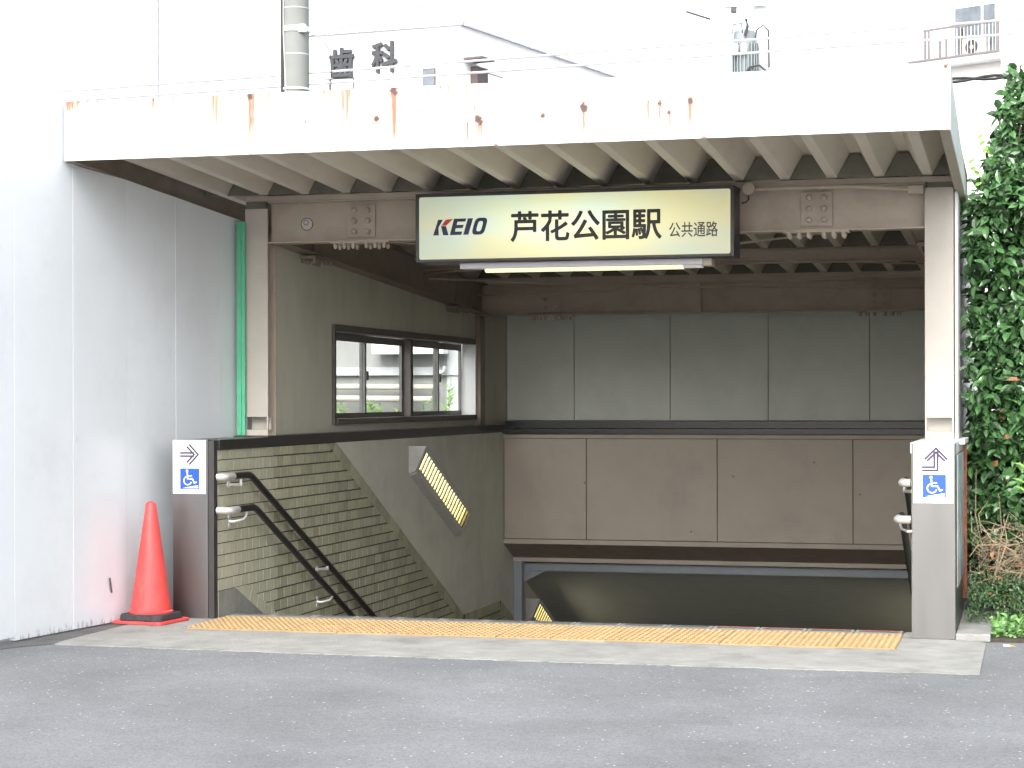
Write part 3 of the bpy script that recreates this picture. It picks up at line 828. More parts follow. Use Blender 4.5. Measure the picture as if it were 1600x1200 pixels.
def fascia_panel(x0, x1):
    st = 0.0055
    nx = max(2, int((x1 - x0) / st)); nz = int((ZT - ZB) / 0.007)
    vs = []; fs = []; cols = []
    for j in range(nz + 1):
        z = lerp(ZB, ZT, j / nz)
        for i in range(nx + 1):
            x = lerp(x0, x1, i / nx)
            yy = YF + 0.0022 * mnoise.noise((x * 2.3, z * 5, 1))
            vs.append((x, yy, z)); cols.append(rust_at(x, z))
    for j in range(nz):
        for i in range(nx):
            a = j * (nx + 1) + i
            fs.append((a, a + 1, a + nx + 2, a + nx + 1))
    b0 = len(vs)
    # returns: bottom lip, top lip and back
    for (x, z) in ((x0, ZB), (x1, ZB), (x1, ZT), (x0, ZT)):
        vs.append((x, YF + 0.018, z)); cols.append((0.15, 0))
    n1 = nx; tl = nz * (nx + 1); tr = tl + nx
    fs += [(b0, b0 + 1, n1, 0), (b0 + 3, tl, tr, b0 + 2), (b0, b0 + 3, b0 + 2, b0 + 1), (0, tl, b0 + 3, b0), (n1, b0 + 1, b0 + 2, tr)]
    me = bpy.data.meshes.new('fascia_panel'); me.from_pydata(vs, [], fs)
    ca = me.color_attributes.new('rust', 'FLOAT_COLOR', 'POINT')
    for i, (r, d) in enumerate(cols):
        ca.data[i].color = (r, d, 0, 1)
    link('fascia_panel', me, 'fascia', cn)
fx = [XL, -4.767, -4.156, -2.927, -0.951, XRR]
for a, b in zip(fx[:-1], fx[1:]):
    fascia_panel(a + 0.0012, b - 0.0012)
# torn sealing strip on the fascia's lower edge
MB().prism_y([(-4.195, 2.668), (-4.172, 2.668), (-4.176, 2.70), (-4.170, 2.722), (-4.190, 2.728), (-4.199, 2.70)], YF - 0.006, YF - 0.003).build('torn_strip', 'galv', cn)
# side fascias: tall at the front, tapering to the rear
PITCH, ZR1 = 0.282, 2.648                      # ridge (low) flat height at y = 1.1
def roof_z(y): return ZR1 - 0.05 * (y - 1.1)
def side_fascia(x, sg):
    y0, y1 = YF + 0.02, 2.05
    zb0, zb1 = ZB, ZB - 0.05 * (y1 - y0) - 0.005
    MB().prism_x([(y0, zb0), (y1, zb1), (y1, zb1 + 0.05), (y0, ZT - 0.004)], x - 0.004, x + 0.004).build('side_fascia', 'galv', cn)
    xi = x - sg * 0.005
    ye = y1 if sg > 0 else 7.15
    MB().prism_x([(y0, zb0 + 0.012), (ye, zb0 + 0.012 - 0.05 * (ye - y0)), (ye, roof_z(ye) + 0.135), (y0, roof_z(y0) + 0.135)], xi - (sg + 1) / 2 * 0.006, xi + (1 - sg) / 2 * 0.006).build('inner_trim', 'steel_brown', cn)
    a, b = sorted((x, x - sg * 0.05))
    MB().hexa([(a, y0, zb0 - 0.004), (b, y0, zb0 - 0.004), (b, y1, zb1 - 0.004), (a, y1, zb1 - 0.004), (a, y0, zb0 + 0.006), (b, y0, zb0 + 0.006), (b, y1, zb1 + 0.006), (a, y1, zb1 + 0.006)]).build('bottom_flange', 'steel_tan' if sg > 0 else 'steel_brown', cn)
side_fascia(XRR + 0.001, 1)
side_fascia(XL - 0.001, -1)
# folded roof sheet
PITCH, ZR1 = 0.282, 2.648                      # ridge (low) flat height at y = 1.1
def roof_z(y): return ZR1 - 0.05 * (y - 1.1)
rs = MB()
prof2 = []
x = -0.626 + PITCH * 0.5
k = 0
xs = []
cx = -0.626 + PITCH
while cx > -5.6:
    xs += [(cx + 0.030, 0), (cx - 0.030, 0), (cx - 0.108, 0.145), (cx - 0.174, 0.145)]
    cx -= PITCH
xs = [(min(max(a, -5.275), -0.428), b) for a, b in xs]
pp = []
for a, b in xs:
    if not pp or abs(pp[-1][0] - a) > 1e-5: pp.append((a, b))
ys = [-0.825, 1.1, 4.4, 7.18]
vs = [(a, yy, roof_z(yy) + b) for yy in ys for a, b in pp]
n = len(pp)
fs = [(j * n + i, j * n + i + 1, (j + 1) * n + i + 1, (j + 1) * n + i) for j in range(len(ys) - 1) for i in range(n - 1)]
o = rs.add(vs, fs).build('folded_roof_sheet', 'roof', cn)
md = o.modifiers.new('bev', 'BEVEL'); md.width = 0.004; md.segments = 2; md.limit_method = 'ANGLE'; md.angle_limit = R(25)
# closer plates between the folds above the beams
def closers(y):
    cx = -0.626 + PITCH
    while cx > -5.2:
        c = cx - 0.141
        q = [(c + 0.112, 0.0), (c + 0.033, 0.139), (c - 0.033, 0.139), (c - 0.112, 0.0)]
        q = [(min(max(a, -5.27), -0.43), roof_z(y) + b - 0.004) for a, b in q]
        if q[0][0] - q[3][0] > 0.05:
            MB().prism_y(q, y, y + 0.012).build('ridge_closer', 'closer', cn)
        cx -= PITCH
closers(1.06)
closers(4.36)
closers(6.08)
# steel H members
def beam_x(name, x0, x1, y, zb, zt, w, m, parent):      # H section along x, web in the middle
    b = MB()
    b.box(x0, x1, y - w / 2, y + w / 2, zb, zb + 0.010); b.box(x0, x1, y - w / 2, y + w / 2, zt - 0.010, zt)
    b.box(x0, x1, y - 0.004, y + 0.004, zb + 0.010, zt - 0.010)
    return b.build(name, m, parent, bevel=0.002)
fb = beam_x('front_beam', -4.842, -0.642, 1.165, 2.333, 2.606, 0.13, 'steel_tan', cn)
MB().box(-4.99, -0.475, 1.09, 1.16, 2.607, 2.640).build('top_angle', 'steel_tan', fb)
def splice(x, y, zb, zt, parent, m):
    p = MB().box(x - 0.095, x + 0.095, y - 0.012, y - 0.0045, zb + 0.030, zt - 0.032).build('splice_plate', m, parent, bevel=0.002)
    for dx in (-0.046, 0.046):
        for dz in (-0.068, 0.0, 0.068):
            MB().dome((x + dx, y - 0.012, (zb + zt) / 2 + dz), (0, -1, 0), 0.019, 0.024, 10).build('bolt_head', m, p, smooth=True)
    f = MB().box(x - 0.20, x + 0.20, y - 0.062, y + 0.062, zb - 0.010, zb - 0.0005).build('flange_plate', m, parent, bevel=0.002)
    for dx in (-0.165, -0.105, -0.045, 0.045, 0.105, 0.165):
        for dy in (-0.042, 0.042):
            MB().dome((x + dx, y + dy, zb - 0.010), (0, 0, -1), 0.013, 0.034, 8).build('bolt', m, f, smooth=True)
splice(-4.215, 1.16, 2.333, 2.606, cn, 'steel_tan')
splice(-1.29, 1.16, 2.333, 2.606, cn, 'steel_tan')
bb = beam_x('rear_beam', -4.86, -0.62, 6.165, 2.062, 2.335, 0.13, 'steel_tan', cn)
MB().box(-4.95, -0.5, 6.09, 6.16, 2.336, 2.399).build('top_angle', 'steel_tan', bb)
splice(-4.17, 6.16, 2.062, 2.335, cn, 'steel_tan'); splice(-1.29, 6.16, 2.062, 2.335, cn, 'steel_tan')
MB().box(-2.93, -2.82, 6.10, 6.158, 2.073, 2.324).build('stiffener', 'steel_tan', bb)
beam_x('middle_channel', -4.86, -0.62, 4.43, 2.365, 2.478, 0.09, 'steel_tan', cn)
def girder(x):
    b = MB()
    for (z0, z1, w) in ((0.0, 0.010, 0.13), (0.263, 0.273, 0.13), (0.010, 0.263, 0.008)):
        def zz(y, dz): return 2.333 - 0.054 * (y - 1.23) + dz
        b.hexa([(x - w / 2, 1.24, zz(1.24, z0)), (x + w / 2, 1.24, zz(1.24, z0)), (x + w / 2, 6.1, zz(6.1, z0)), (x - w / 2, 6.1, zz(6.1, z0)),
                (x - w / 2, 1.24, zz(1.24, z1)), (x + w / 2, 1.24, zz(1.24, z1)), (x + w / 2, 6.1, zz(6.1, z1)), (x - w / 2, 6.1, zz(6.1, z1))])
    gd = b.build('side_girder', 'steel_brown', cn)
    for yy in (1.9, 5.35):
        f = MB().box(x - 0.062, x + 0.062, yy - 0.2, yy + 0.2, 2.333 - 0.054 * (yy - 1.23) - 0.022, 2.333 - 0.054 * (yy - 1.23) - 0.001).build('flange_plate', 'steel_brown', cn)
        for k in (-0.16, -0.1, -0.04, 0.04, 0.1, 0.16):
            for dx in (-0.042, 0.042):
                MB().dome((x + dx, yy + k, 2.333 - 0.054 * (yy - 1.23) - 0.022), (0, 0, -1), 0.013, 0.03, 8).build('bolt', 'steel_brown', f, smooth=True)
    for yy in (1.9, 5.35):
        MB().box(x + 0.0045, x + 0.012, yy - 0.095, yy + 0.095, 2.37 - 0.054 * (yy - 1.23), 2.565 - 0.054 * (yy - 1.23)).build('splice_plate', 'steel_brown', cn)
girder(-4.80)
girder(-0.66)
def column(x0, x1, y, zb, zt):
    c = MB()
    c.box(x0, x1, y, y + 0.010, zb + 0.125, zt)                                  # front flange
    c.box(x0, x0 + 0.010, y, y + 0.010, zb + 0.042, zb + 0.125); c.box(x1 - 0.010, x1, y, y + 0.010, zb + 0.042, zb + 0.125)
    c.box(x0, x1, y - 0.001, y + 0.010, zb, zb + 0.042)
    o = c.build('column', 'column_pale', cn, bevel=0.002)
    s = MB()
    s.box((x0 + x1) / 2 - 0.004, (x0 + x1) / 2 + 0.004, y + 0.0105, y + 0.14, zb + 0.126, zt)
    s.box(x0, x1, y + 0.14, y + 0.15, zb + 0.001, zt)
    s.build('web_and_rear_flange', 'steel_tan', o)
    MB().box(x0 + 0.010, x1 - 0.010, y + 0.085, y + 0.09, zb + 0.042, zb + 0.125).build('pocket_back', 'column_pale', o)
    return o
column(-5.0, -4.843, 1.10, 1.0765, 2.560)
column(-0.643, -0.474, 1.10, 1.0735, 2.575)
box('column_cap', 'closer', (-4.995, -4.86, 1.105, 1.15, 2.562, 2.606), cn)
box('column_cap', 'closer', (-0.63, -0.48, 1.105, 1.15, 2.577, 2.606), cn)
MB().box(-4.90, -4.80, 6.06, 6.22, 1.083, 2.06).build('rear_column', 'steel_brown', cn)
MB().box(-0.66, -0.56, 6.06, 6.22, 1.083, 2.06).build('rear_column', 'steel_brown', cn)
for p, q in (((-0.66, 1.3, 2.40), (-4.8, 4.35, 2.33)), ((-4.8, 1.3, 2.40), (-0.66, 4.35, 2.33)), ((-0.66, 4.5, 2.30), (-4.8, 6.0, 2.24)), ((-4.8, 4.5, 2.30), (-0.66, 6.0, 2.24))):
    mid = [(p[0] + (q[0] - p[0]) * t, p[1] + (q[1] - p[1]) * t, p[2] + (q[2] - p[2]) * t - 0.03 * math.sin(math.pi * t)) for t in (0, .25, .5, .75, 1)]
    MB().tube(mid, 0.008, 6).build('brace_rod', 'steel_tan', cn)
# conduit and junction box to the right of the sign
cd = thing('cable_conduit', (-1.7, 1.08, 2.56), 'tan painted conduit with round junction box beside the station sign', 'conduit')
MB().tube([(-1.690, 1.075, 2.592), (-1.690, 1.028, 2.592)], 0.040, 18).build('junction_box', 'steel_tan', cd, bevel=0.004)
MB().tube([(-1.65, 1.062, 2.592), (-1.25, 1.062, 2.592), (-1.05, 1.062, 2.590), (-0.80, 1.062, 2.570), (-0.66, 1.062, 2.556)], 0.012, 8).build('pipe', 'steel_tan', cd, smooth=True)
MB().box(-0.735, -0.648, 1.04, 1.095, 2.535, 2.582).build('end_box', 'steel_tan', cd)
MB().tube([(-1.695, 1.06, 2.553), (-1.690, 1.05, 2.53), (-1.705, 1.05, 2.512), (-1.735, 1.05, 2.505)], 0.0055, 6).build('cable', 'cable_black', cd)
# plain round sticker on the beam
MB().tube([(-4.592, 1.1605, 2.457), (-4.592, 1.1588, 2.457)], 0.041, 24).build('tmp', 'sticker')
sk = bpy.data.objects['tmp']; sk.name = 'round_sticker'
tag(sk, 'small round grey sticker on the front beam near the left column', 'sticker')
rm = MB().tube([(-4.592 + 0.040 * math.cos(k * math.pi / 12), 1.1582, 2.457 + 0.040 * math.sin(k * math.pi / 12)) for k in range(25)], 0.0022, 5).build('outline', 'ink', sk)
MB().tube([(-4.598 + 0.016 * math.cos(k * math.pi / 8), 1.1582, 2.468 + 0.016 * math.sin(k * math.pi / 8)) for k in range(17)], 0.0018, 5).build('outline', 'ink', sk)

# ================================================================== STATION SIGN
sg = thing('station_sign', (-2.75, 0.95, 2.18), 'backlit station name sign with black characters hung on the front beam', 'sign')
SX0, SX1, SZ0, SZ1 = -3.752, -1.750, 2.170, 2.598
fr = MB()
fr.box(SX0, SX1, 0.86, 1.09, SZ0, SZ1)
fr.box(SX0, SX0 + 0.022, 0.845, 0.86, SZ0, SZ1); fr.box(SX1 - 0.022, SX1, 0.845, 0.86, SZ0, SZ1)
fr.box(SX0 + 0.022, SX1 - 0.022, 0.845, 0.86, SZ1 - 0.020, SZ1); fr.box(SX0 + 0.022, SX1 - 0.022, 0.845, 0.86, SZ0, SZ0 + 0.016)
fr.build('casing', 'sign_frame', sg, bevel=0.003)
def rrect(x0, x1, z0, z1, r, n=5):
    o = []
    for cx, cz, a0 in ((x1 - r, z0 + r, -90), (x1 - r, z1 - r, 0), (x0 + r, z1 - r, 90), (x0 + r, z0 + r, 180)):
        o += [(cx + r * math.cos(R(a0 + 90 * k / n)), cz + r * math.sin(R(a0 + 90 * k / n))) for k in range(n + 1)]
    return o
MB().prism_y(rrect(SX0 + 0.0235, SX1 - 0.0235, SZ0 + 0.0175, SZ1 - 0.0215, 0.012), 0.848, 0.8595).build('lit_face', 'sign_face', sg)
YL = 0.8475
def text_mesh(body, x0, x1, z0, z1, y0, depth, bold, name, m, parent, fit='both', rot=None):
    cu = bpy.data.curves.new('t', 'FONT'); cu.body = body; cu.size = 1.0; cu.resolution_u = 4
    cu.fill_mode = 'BOTH'; cu.extrude = 0.02
    ob = bpy.data.objects.new('t', cu); COL.objects.link(ob)
    dg = bpy.context.evaluated_depsgraph_get(); dg.update()
    me = bpy.data.meshes.new_from_object(ob.evaluated_get(dg))
    bpy.data.objects.remove(ob)
    bv = [v.co.copy() for v in me.vertices]; bf = [tuple(p.vertices) for p in me.polygons]
    nv, nf = [], []
    for k in range(8 if bold else 1):                     # bold: the glyph laid down again with small shifts
        dx, dy = bold * math.cos(k * math.pi / 4), bold * math.sin(k * math.pi / 4)
        o_ = len(nv); nv += [(v.x + dx, v.y + dy, v.z + 0.0012 * k * (1 if v.z > 0 else 0)) for v in bv]; nf += [tuple(i + o_ for i in f) for f in bf]
    me = bpy.data.meshes.new(name); me.from_pydata(nv, [], nf)
    xs = [v.co.x for v in me.vertices]; zs = [v.co.y for v in me.vertices]
    ax, bx, az, bz = min(xs), max(xs), min(zs), max(zs)
    for v in me.vertices:
        px = x0 + (v.co.x - ax) / (bx - ax) * (x1 - x0); pz = z0 + (v.co.y - az) / (bz - az) * (z1 - z0)
        py = y0 - (v.co.z + 0.02) / 0.04 * depth
        v.co = (px, py, pz)
    me.update()
    me.name = name
    return link(name, me, m, parent)
text_mesh('芦花公園駅', -3.137, -2.190, 2.284, 2.474, YL, 0.0015, 0.020, 'lettering', 'ink', sg)
text_mesh('公共通路', -2.145, -1.848, 2.291, 2.383, YL, 0.0015, 0.008, 'lettering', 'ink', sg)
# KEIO logo: navy italic letters, red arm on the K (zoomed pixel outline -> metres)
def LG(px, py): return (-3.637 + (px - 218) / 541 * 0.356 + (0.0 if True else 0), 2.337 + (527 - py) / 150 * 0.105 + (px - 218) / 541 * 0.000)
lk = MB()
def poly(pts, m): m.prism_y([LG(*p) for p in pts], YL - 0.0015, YL)
poly([(268, 388), (314, 388), (271, 458), (274, 527), (218, 527)], lk)
poly([(296, 446), (345, 446), (370, 527), (318, 527)], lk)
poly([(425, 382), (545, 382), (536, 410), (458, 410), (450, 438), (520, 438), (511, 467), (442, 467), (434, 497), (505, 497), (496, 527), (383, 527)], lk)
poly([(562, 382), (612, 382), (565, 527), (515, 527)], lk)
no = 28
def sup(a, w, h):
    c, s_ = math.cos(a), math.sin(a); e = 0.55
    x = w * math.copysign(abs(c) ** e, c); y_ = h * math.copysign(abs(s_) ** e, s_)
    return (677 + x - y_ * 0.30, 454 + y_)
oo = [LG(*sup(2 * math.pi * k / no, 62, 75)) for k in range(no)]; ii = [LG(*sup(2 * math.pi * k / no, 25, 45)) for k in range(no)]
lk.add([(a, YL - 0.0015, b) for a, b in oo + ii] + [(a, YL, b) for a, b in oo + ii],
       [(k, (k + 1) % no, no + (k + 1) % no, no + k) for k in range(no)] + [(k, 2 * no + k, 2 * no + (k + 1) % no, (k + 1) % no) for k in range(no)] +
       [(no + k, no + (k + 1) % no, 3 * no + (k + 1) % no, 3 * no + k) for k in range(no)])
lk.build('logo_letters', 'ink_navy', sg)
lr = MB(); poly([(346, 388), (416, 384), (348, 442), (298, 442)], lr); lr.build('logo_red_arm', 'ink_red', sg)
# batten light below the sign
bl = thing('batten_light', (-2.7, 0.95, 2.11), 'long white fluorescent batten under the station sign', 'light fitting')
MB().box(-3.488, -1.955, 0.93, 1.03, 2.130, 2.168).build('housing', 'batten_white', bl, bevel=0.003)
MB().box(-1.9545, -1.90, 0.935, 1.06, 2.122, 2.168).build('end_box', 'steel_tan', bl, bevel=0.003)
MB().prism_x([(0.935, 2.129), (1.025, 2.129), (1.0, 2.108), (0.96, 2.108)], -3.33, -2.08).build('tube_cover', 'tube_soft', bl)
MB().prism_x([(0.935, 2.129), (1.025, 2.129), (1.0, 2.112), (0.96, 2.112)], -2.078, -1.96).build('tube_holder', 'white_plain', bl)

# ================================================================== HOARDING
hd = thing('hoarding', (-5.3, -0.8, 0), 'tall white steel hoarding standing left of the stairs', 'fence')
def fxh(y): return -5.195 + 0.12 * y
yy = 1.075
edges = [1.40, 0.90, 0.35, -0.20, -0.75, -1.30, -1.85, -2.40, -2.95, -3.5, -4.05, -4.6]
for i in range(len(edges) - 1):
    b, a = edges[i], edges[i + 1]
    zt = 2.52 if a > -0.9 and i < 4 else 3.04
    z0 = 0.012 if i < 5 else 0.03
    jig = random.uniform(-0.0008, 0.0008)
    off = 0.0
    A = [(fxh(a) - 0.03 + off, a + 0.0012), (fxh(a) + off + jig, a + 0.0012), (fxh(b) + off + jig, b - 0.0012), (fxh(b) - 0.03 + off, b - 0.0012)]
    def ztop(p): return min(2.65 - 0.095 * (p[1] + 0.5), 2.650) if zt < 3 else zt
    MB().prism([(p[0], p[1], z0) for p in A], [(p[0], p[1], ztop(p)) for p in A]).build('panel', 'white_steel', hd, bevel=0.0012)
# green edge tape, rear posts
MB().box(-5.045, -4.988, 1.062, 1.078, 1.085, 2.475).build('green_edge_strip', 'green', hd)
MB().box(-5.025, -5.012, 1.052, 1.0615, 1.085, 2.475).build('green_edge_strip', 'green', hd)
for (yy, zz, w, h, tilt) in ((-0.37, 0.232, 0.014, 0.045, 0.5), (-0.73, 1.098, 0.010, 0.016, 0)):
    x0 = fxh(yy) + 0.006
    m = MB().hexa([(x0, yy - w, zz - h), (x0 + 0.003, yy - w, zz - h), (x0 + 0.003, yy + w * 0.3, zz - h), (x0, yy + w * 0.3, zz - h),
                   (x0, yy - w - tilt * 0.05, zz + h), (x0 + 0.003, yy - w - tilt * 0.05, zz + h), (x0 + 0.003, yy + w * 0.2 - tilt * 0.05, zz + h), (x0, yy + w * 0.2 - tilt * 0.05, zz + h)])
    m.build('torn_patch', 'grime' if zz < 1 else 'galv', hd)
for e in (-0.5, -2.3, -4.2):
    MB().tube([(fxh(e) - 0.06, e, 0), (fxh(e) - 0.06, e, 2.4)], 0.024, 10).build('rear_post', 'galv', hd)

# ================================================================== TRAFFIC CONE
tcx, tcy = -5.048, -0.235
tc_ = thing('traffic_cone', (tcx, tcy, 0.006), 'red traffic cone with black weight ring beside the hoarding', 'traffic cone')
def rsq(h, r, z, n=5):
    c_, s_ = math.cos(R(-6.8)), math.sin(R(-6.8))
    return [(tcx + x * c_ - y * s_, tcy + x * s_ + y * c_, z) for x, y in rrect(-h, h, -h, h, r, n)]
MB().prism(rsq(0.170, 0.03, 0.0075), rsq(0.168, 0.03, 0.024)).build('base', 'cone_red', tc_, bevel=0.004)
wm = MB().prism(rsq(0.146, 0.05, 0.0245), rsq(0.140, 0.05, 0.062))
wm.build('weight_ring', 'rubber', tc_, bevel=0.006)
MB().lathe((tcx, tcy, 0), [(0.128, 0.060), (0.130, 0.072), (0.118, 0.080), (0.118, 0.092), (0.032, 0.690), (0.028, 0.706), (0.015, 0.716), (0.004, 0.719)], 40).build('cone_body', 'cone_red', tc_, smooth=True)

# ================================================================== PLANTS AT THE RIGHT
def leaf_mb(m, c, d, n, L, W):
    """A folded, pointed leaf: base c, direction d, normal n."""
    d = d.normalized(); s = d.cross(n).normalized(); n = s.cross(d).normalized()
    f = 0.18 * W
    P = lambda a, b, h: c + d * (a * L) + s * (b * W / 2) + n * h
    vs = [P(0, 0, 0), P(.30, -.85, f), P(.30, 0, 0), P(.30, .85, f), P(.65, -.8, f * .8), P(.65, 0, -.01 * L), P(.65, .8, f * .8), P(1, 0, -.12 * L)]
    m.add(vs, [(0, 2, 1), (0, 3, 2), (1, 2, 5, 4), (2, 3, 6, 5), (4, 5, 7), (5, 6, 7)])
rng = random.Random(11)
def rdir(r=rng):
    while True:
        v = Vector((r.uniform(-1, 1), r.uniform(-1, 1), r.uniform(-1, 1)))
        if 0.1 < v.length < 1: return v.normalized()
bush = thing('camellia_bush', (0.6, 2.1, 0.0), 'tall glossy green camellia bush right of the canopy', 'bush')
leaves = []
def xl(z, y=0):
    e = 0.06 * mnoise.noise((0, y * 2.1, z * 2.3)) + 0.04 * mnoise.noise((3, y * 6, z * 7))
    if z < 2.35: return -0.405 + max(0, e)
    return -0.405 + (z - 2.35) * 0.25 + e * 1.5
def yf(x, z):
    return 1.30 + 0.22 * mnoise.noise((x * 2.2, 7, z * 2.0)) + 0.12 * mnoise.noise((x * 6, 2, z * 5)) + max(0, z - 2.7) * 0.5 + max(0, 0.9 - z) * 0.15
for i in range(44000):
    z = rng.uniform(0.12, 3.75); x = rng.uniform(-0.40, 1.9) if i % 5 < 3 else rng.uniform(-0.42, 0.45)
    dep = rng.expovariate(4.0)
    if i % 3 == 0: dep = rng.uniform(0, 1.7)
    y = yf(x, z) + dep
    if x < xl(z, y) or y > 3.2: continue
    if z > 3.15 + 0.45 * mnoise.noise((x * 2.2, y * 2, 4)) + 0.25 * (x + 0.4) and z > 3.0: continue
    if mnoise.noise((x * 4.3, y * 4.3, z * 4.3)) < -0.36: continue
    out = Vector((-0.5 if x < 0.1 else 0.1, -0.75, 0.35))
    nrm = (out * 0.9 + rdir() * 0.75 + Vector((0, 0, 0.5))).normalized()
    d = (rdir() + Vector((-0.1, -0.35, -0.35))).normalized()
    if abs(d.dot(nrm)) > 0.9: continue
    L = rng.uniform(0.058, 0.102); leaves.append((y + 0.4 * max(0, x), Vector((x, y, z)), d, nrm, L, L * rng.uniform(0.42, 0.55)))
leaves.sort(key=lambda t: t[0])
lrest = MB(); cnt = 0
for k, (q, c, d, n_, L, W) in enumerate(leaves):
    if cnt < 300 and c.x < 0.12 and k % 2 == 0:
        m = MB(); leaf_mb(m, c, d, n_, L, W); m.build('leaf', 'leaf' if cnt % 150 else 'leaf_dead', bush); cnt += 1
    else:
        leaf_mb(lrest, c, d, n_, L, W)
lrest.build('foliage', 'leaf', bush, kind='stuff')
dm = MB()
for i in range(12):
    z = rng.uniform(0.7, 3.0); x = rng.uniform(-0.4, 1.2); c = Vector((x, yf(x, z) - 0.04 + rng.uniform(0, 0.1), z))
    if x < xl(z): continue
    leaf_mb(dm, c, rdir(), (Vector((0, -1, 0.2)) + rdir() * 0.5), rng.uniform(0.04, 0.07), 0.04)
dm.build('withered_leaves', 'leaf_dead', bush, kind='stuff')
bs = MB()
for i in range(16):
    x0, y0 = rng.uniform(-0.1, 1.5), rng.uniform(1.95, 2.6)
    p = [Vector((x0, y0, 0))]; v = Vector((rng.uniform(-0.12, 0.12), rng.uniform(-0.05, 0.10), 1))
    for k in range(9):
        p.append(p[-1] + v * 0.36); v = (v + rdir() * 0.22).normalized(); v.z = abs(v.z)
        lim = xl(p[-1].z) + 0.16 + 0.05 * math.sin(k * 1.7 + i)
        if p[-1].x < lim: p[-1].x = lim
    bs.tube(p, [lerp(0.018, 0.003, k / 9) for k in range(10)], 6)
    for b in range(4):
        j = rng.randint(2, 8); q = p[j]; w = (rdir() + Vector((0, -0.6, 0.3))).normalized()
        e2 = q + w * rng.uniform(0.3, 0.6); e2.x = max(e2.x, xl(e2.z) + 0.06)
        bs.tube([q, (q + e2) / 2 + rdir() * 0.04, e2], [0.007, 0.005, 0.002], 5)
bs.build('branches', 'bark', bush)
# loose shoot leaning out of the bush towards the canopy
sh = MB()
for s0, s1 in (((-0.30, 1.35, 2.55), (-0.36, 1.15, 2.75)), ((-0.25, 1.4, 2.75), (-0.31, 1.2, 2.90))):
    sh.tube([s0, ((s0[0] + s1[0]) / 2, (s0[1] + s1[1]) / 2, (s0[2] + s1[2]) / 2 + 0.02), s1], 0.0025, 5)
    for k in range(4):
        c = Vector(s0).lerp(Vector(s1), 0.3 + 0.22 * k); leaf_mb(sh, c, Vector((-0.4, -0.3, rng.uniform(-0.6, 0.5))), Vector((0, -1, 0.4)), 0.05, 0.028)
sh.build('pale_shoots', 'leaf_bright', bush)
# pale young sprig in front of the bush
sp = thing('young_sprig', (0.02, 0.75, 0.0), 'young bright green sprig in front of the dark bush at the picture edge', 'plant')
sm = MB(); sl_ = MB()
for (bx, by, bz, tx, ty, tz) in ((0.02, 0.80, 0.0, -0.06, 0.62, 0.93), (0.05, 0.80, 0.0, 0.05, 0.62, 0.86), (0.08, 0.8, 0.0, 0.16, 0.7, 0.98)):
    a, b = Vector((bx, by, bz)), Vector((tx, ty, tz)); sm.tube([a, a.lerp(b, 0.5) + Vector((0.03, 0, 0)), b], [0.005, 0.004, 0.002], 6)
    for k in range(11):
        ang = k * 2.4; t = 0.80 + 0.02 * k
        c = a.lerp(b, t) + Vector((0.012, 0, 0)); d = Vector((math.cos(ang), -0.4 + 0.5 * math.sin(ang), 0.55))
        leaf_mb(sl_, c, d, Vector((0, -0.6, 1)), rng.uniform(0.075, 0.115), 0.024)
sm.build('stem', 'leaf_bright', sp); sl_.build('foliage', 'leaf_bright', sp, kind='stuff')
# dry twigs heaped below
tw = MB()
for i in range(620):
    c = Vector((rng.uniform(-0.33, 1.3), rng.uniform(0.72, 1.25), rng.triangular(0.20, 0.60, 0.40)))
    d = rdir(); d.z *= 0.55; L = rng.uniform(0.08, 0.30); k1 = c + d * L * 0.5 + rdir() * 0.04; k2 = c + d * L + rdir() * 0.05
    for q in (k1, k2):
        q.x = max(q.x, -0.37)
    tw.tube([c, k1, k2], [0.0036, 0.003, 0.0015], 5)
for i in range(16):
    c = Vector((rng.uniform(-0.30, 0.5), rng.uniform(0.75, 1.1), 0.25)); t = c + Vector((rng.uniform(-0.1, 0.12), rng.uniform(-0.1, 0.1), rng.uniform(0.3, 0.75))); t.x = max(t.x, -0.36)
    tw.tube([c, (c + t) / 2 + Vector((rng.uniform(-0.06, 0.06), 0, 0.05)), t], [0.005, 0.004, 0.002], 5)
o = tw.build('dry_twigs', 'twig', None); o['kind'] = 'stuff'; tag(o, 'heap of dry brown twigs at the foot of the camellia bush', 'twigs')
dl = MB()
for i in range(60):
    c = Vector((rng.uniform(-0.33, 1.2), rng.uniform(0.7, 1.1), rng.uniform(0.03, 0.5))); leaf_mb(dl, c, rdir(), Vector((0, -0.4, 1)) + rdir() * 0.6, 0.06, 0.03)
o = dl.build('fallen_leaves', 'leaf_dead', None); o['kind'] = 'stuff'; tag(o, 'withered orange leaves caught among the dry twigs', 'leaves')
# low dark shrub and pale ground cover
ls = MB()
for i in range(9000):
    x = rng.uniform(-0.39, 1.5); y = rng.uniform(0.42, 1.15); h = 0.30 + 0.08 * mnoise.noise((x * 3, y * 3, 0))
    z = rng.uniform(0.03, h) - max(0, 0.6 - y) * 0.5
    if z < 0.01: continue
    leaf_mb(ls, Vector((max(x, -0.37), y, z)), rdir() + Vector((0, -0.4, 0.2)), Vector((0, -0.4, 1)) + rdir() * 0.5, rng.uniform(0.018, 0.035), 0.012)
lsr = thing('low_shrub', (0.4, 0.8, 0), 'low dark green shrub under the dry twigs', 'shrub')
ls.build('foliage', 'leaf_dark', lsr, kind='stuff')
gc = MB()
for i in range(2600):
    x = rng.uniform(-0.23, 1.5); y = rng.uniform(0.02, 0.55)
    z = 0.015 + rng.uniform(0, 0.10) * (0.5 + 0.5 * mnoise.noise((x * 5, y * 5, 2)) + 0.3)
    leaf_mb(gc, Vector((x, y, z)), rdir() + Vector((0, 0, 0.2)), Vector((0, -0.3, 1)) + rdir() * 0.5, rng.uniform(0.025, 0.045), rng.uniform(0.018, 0.03))
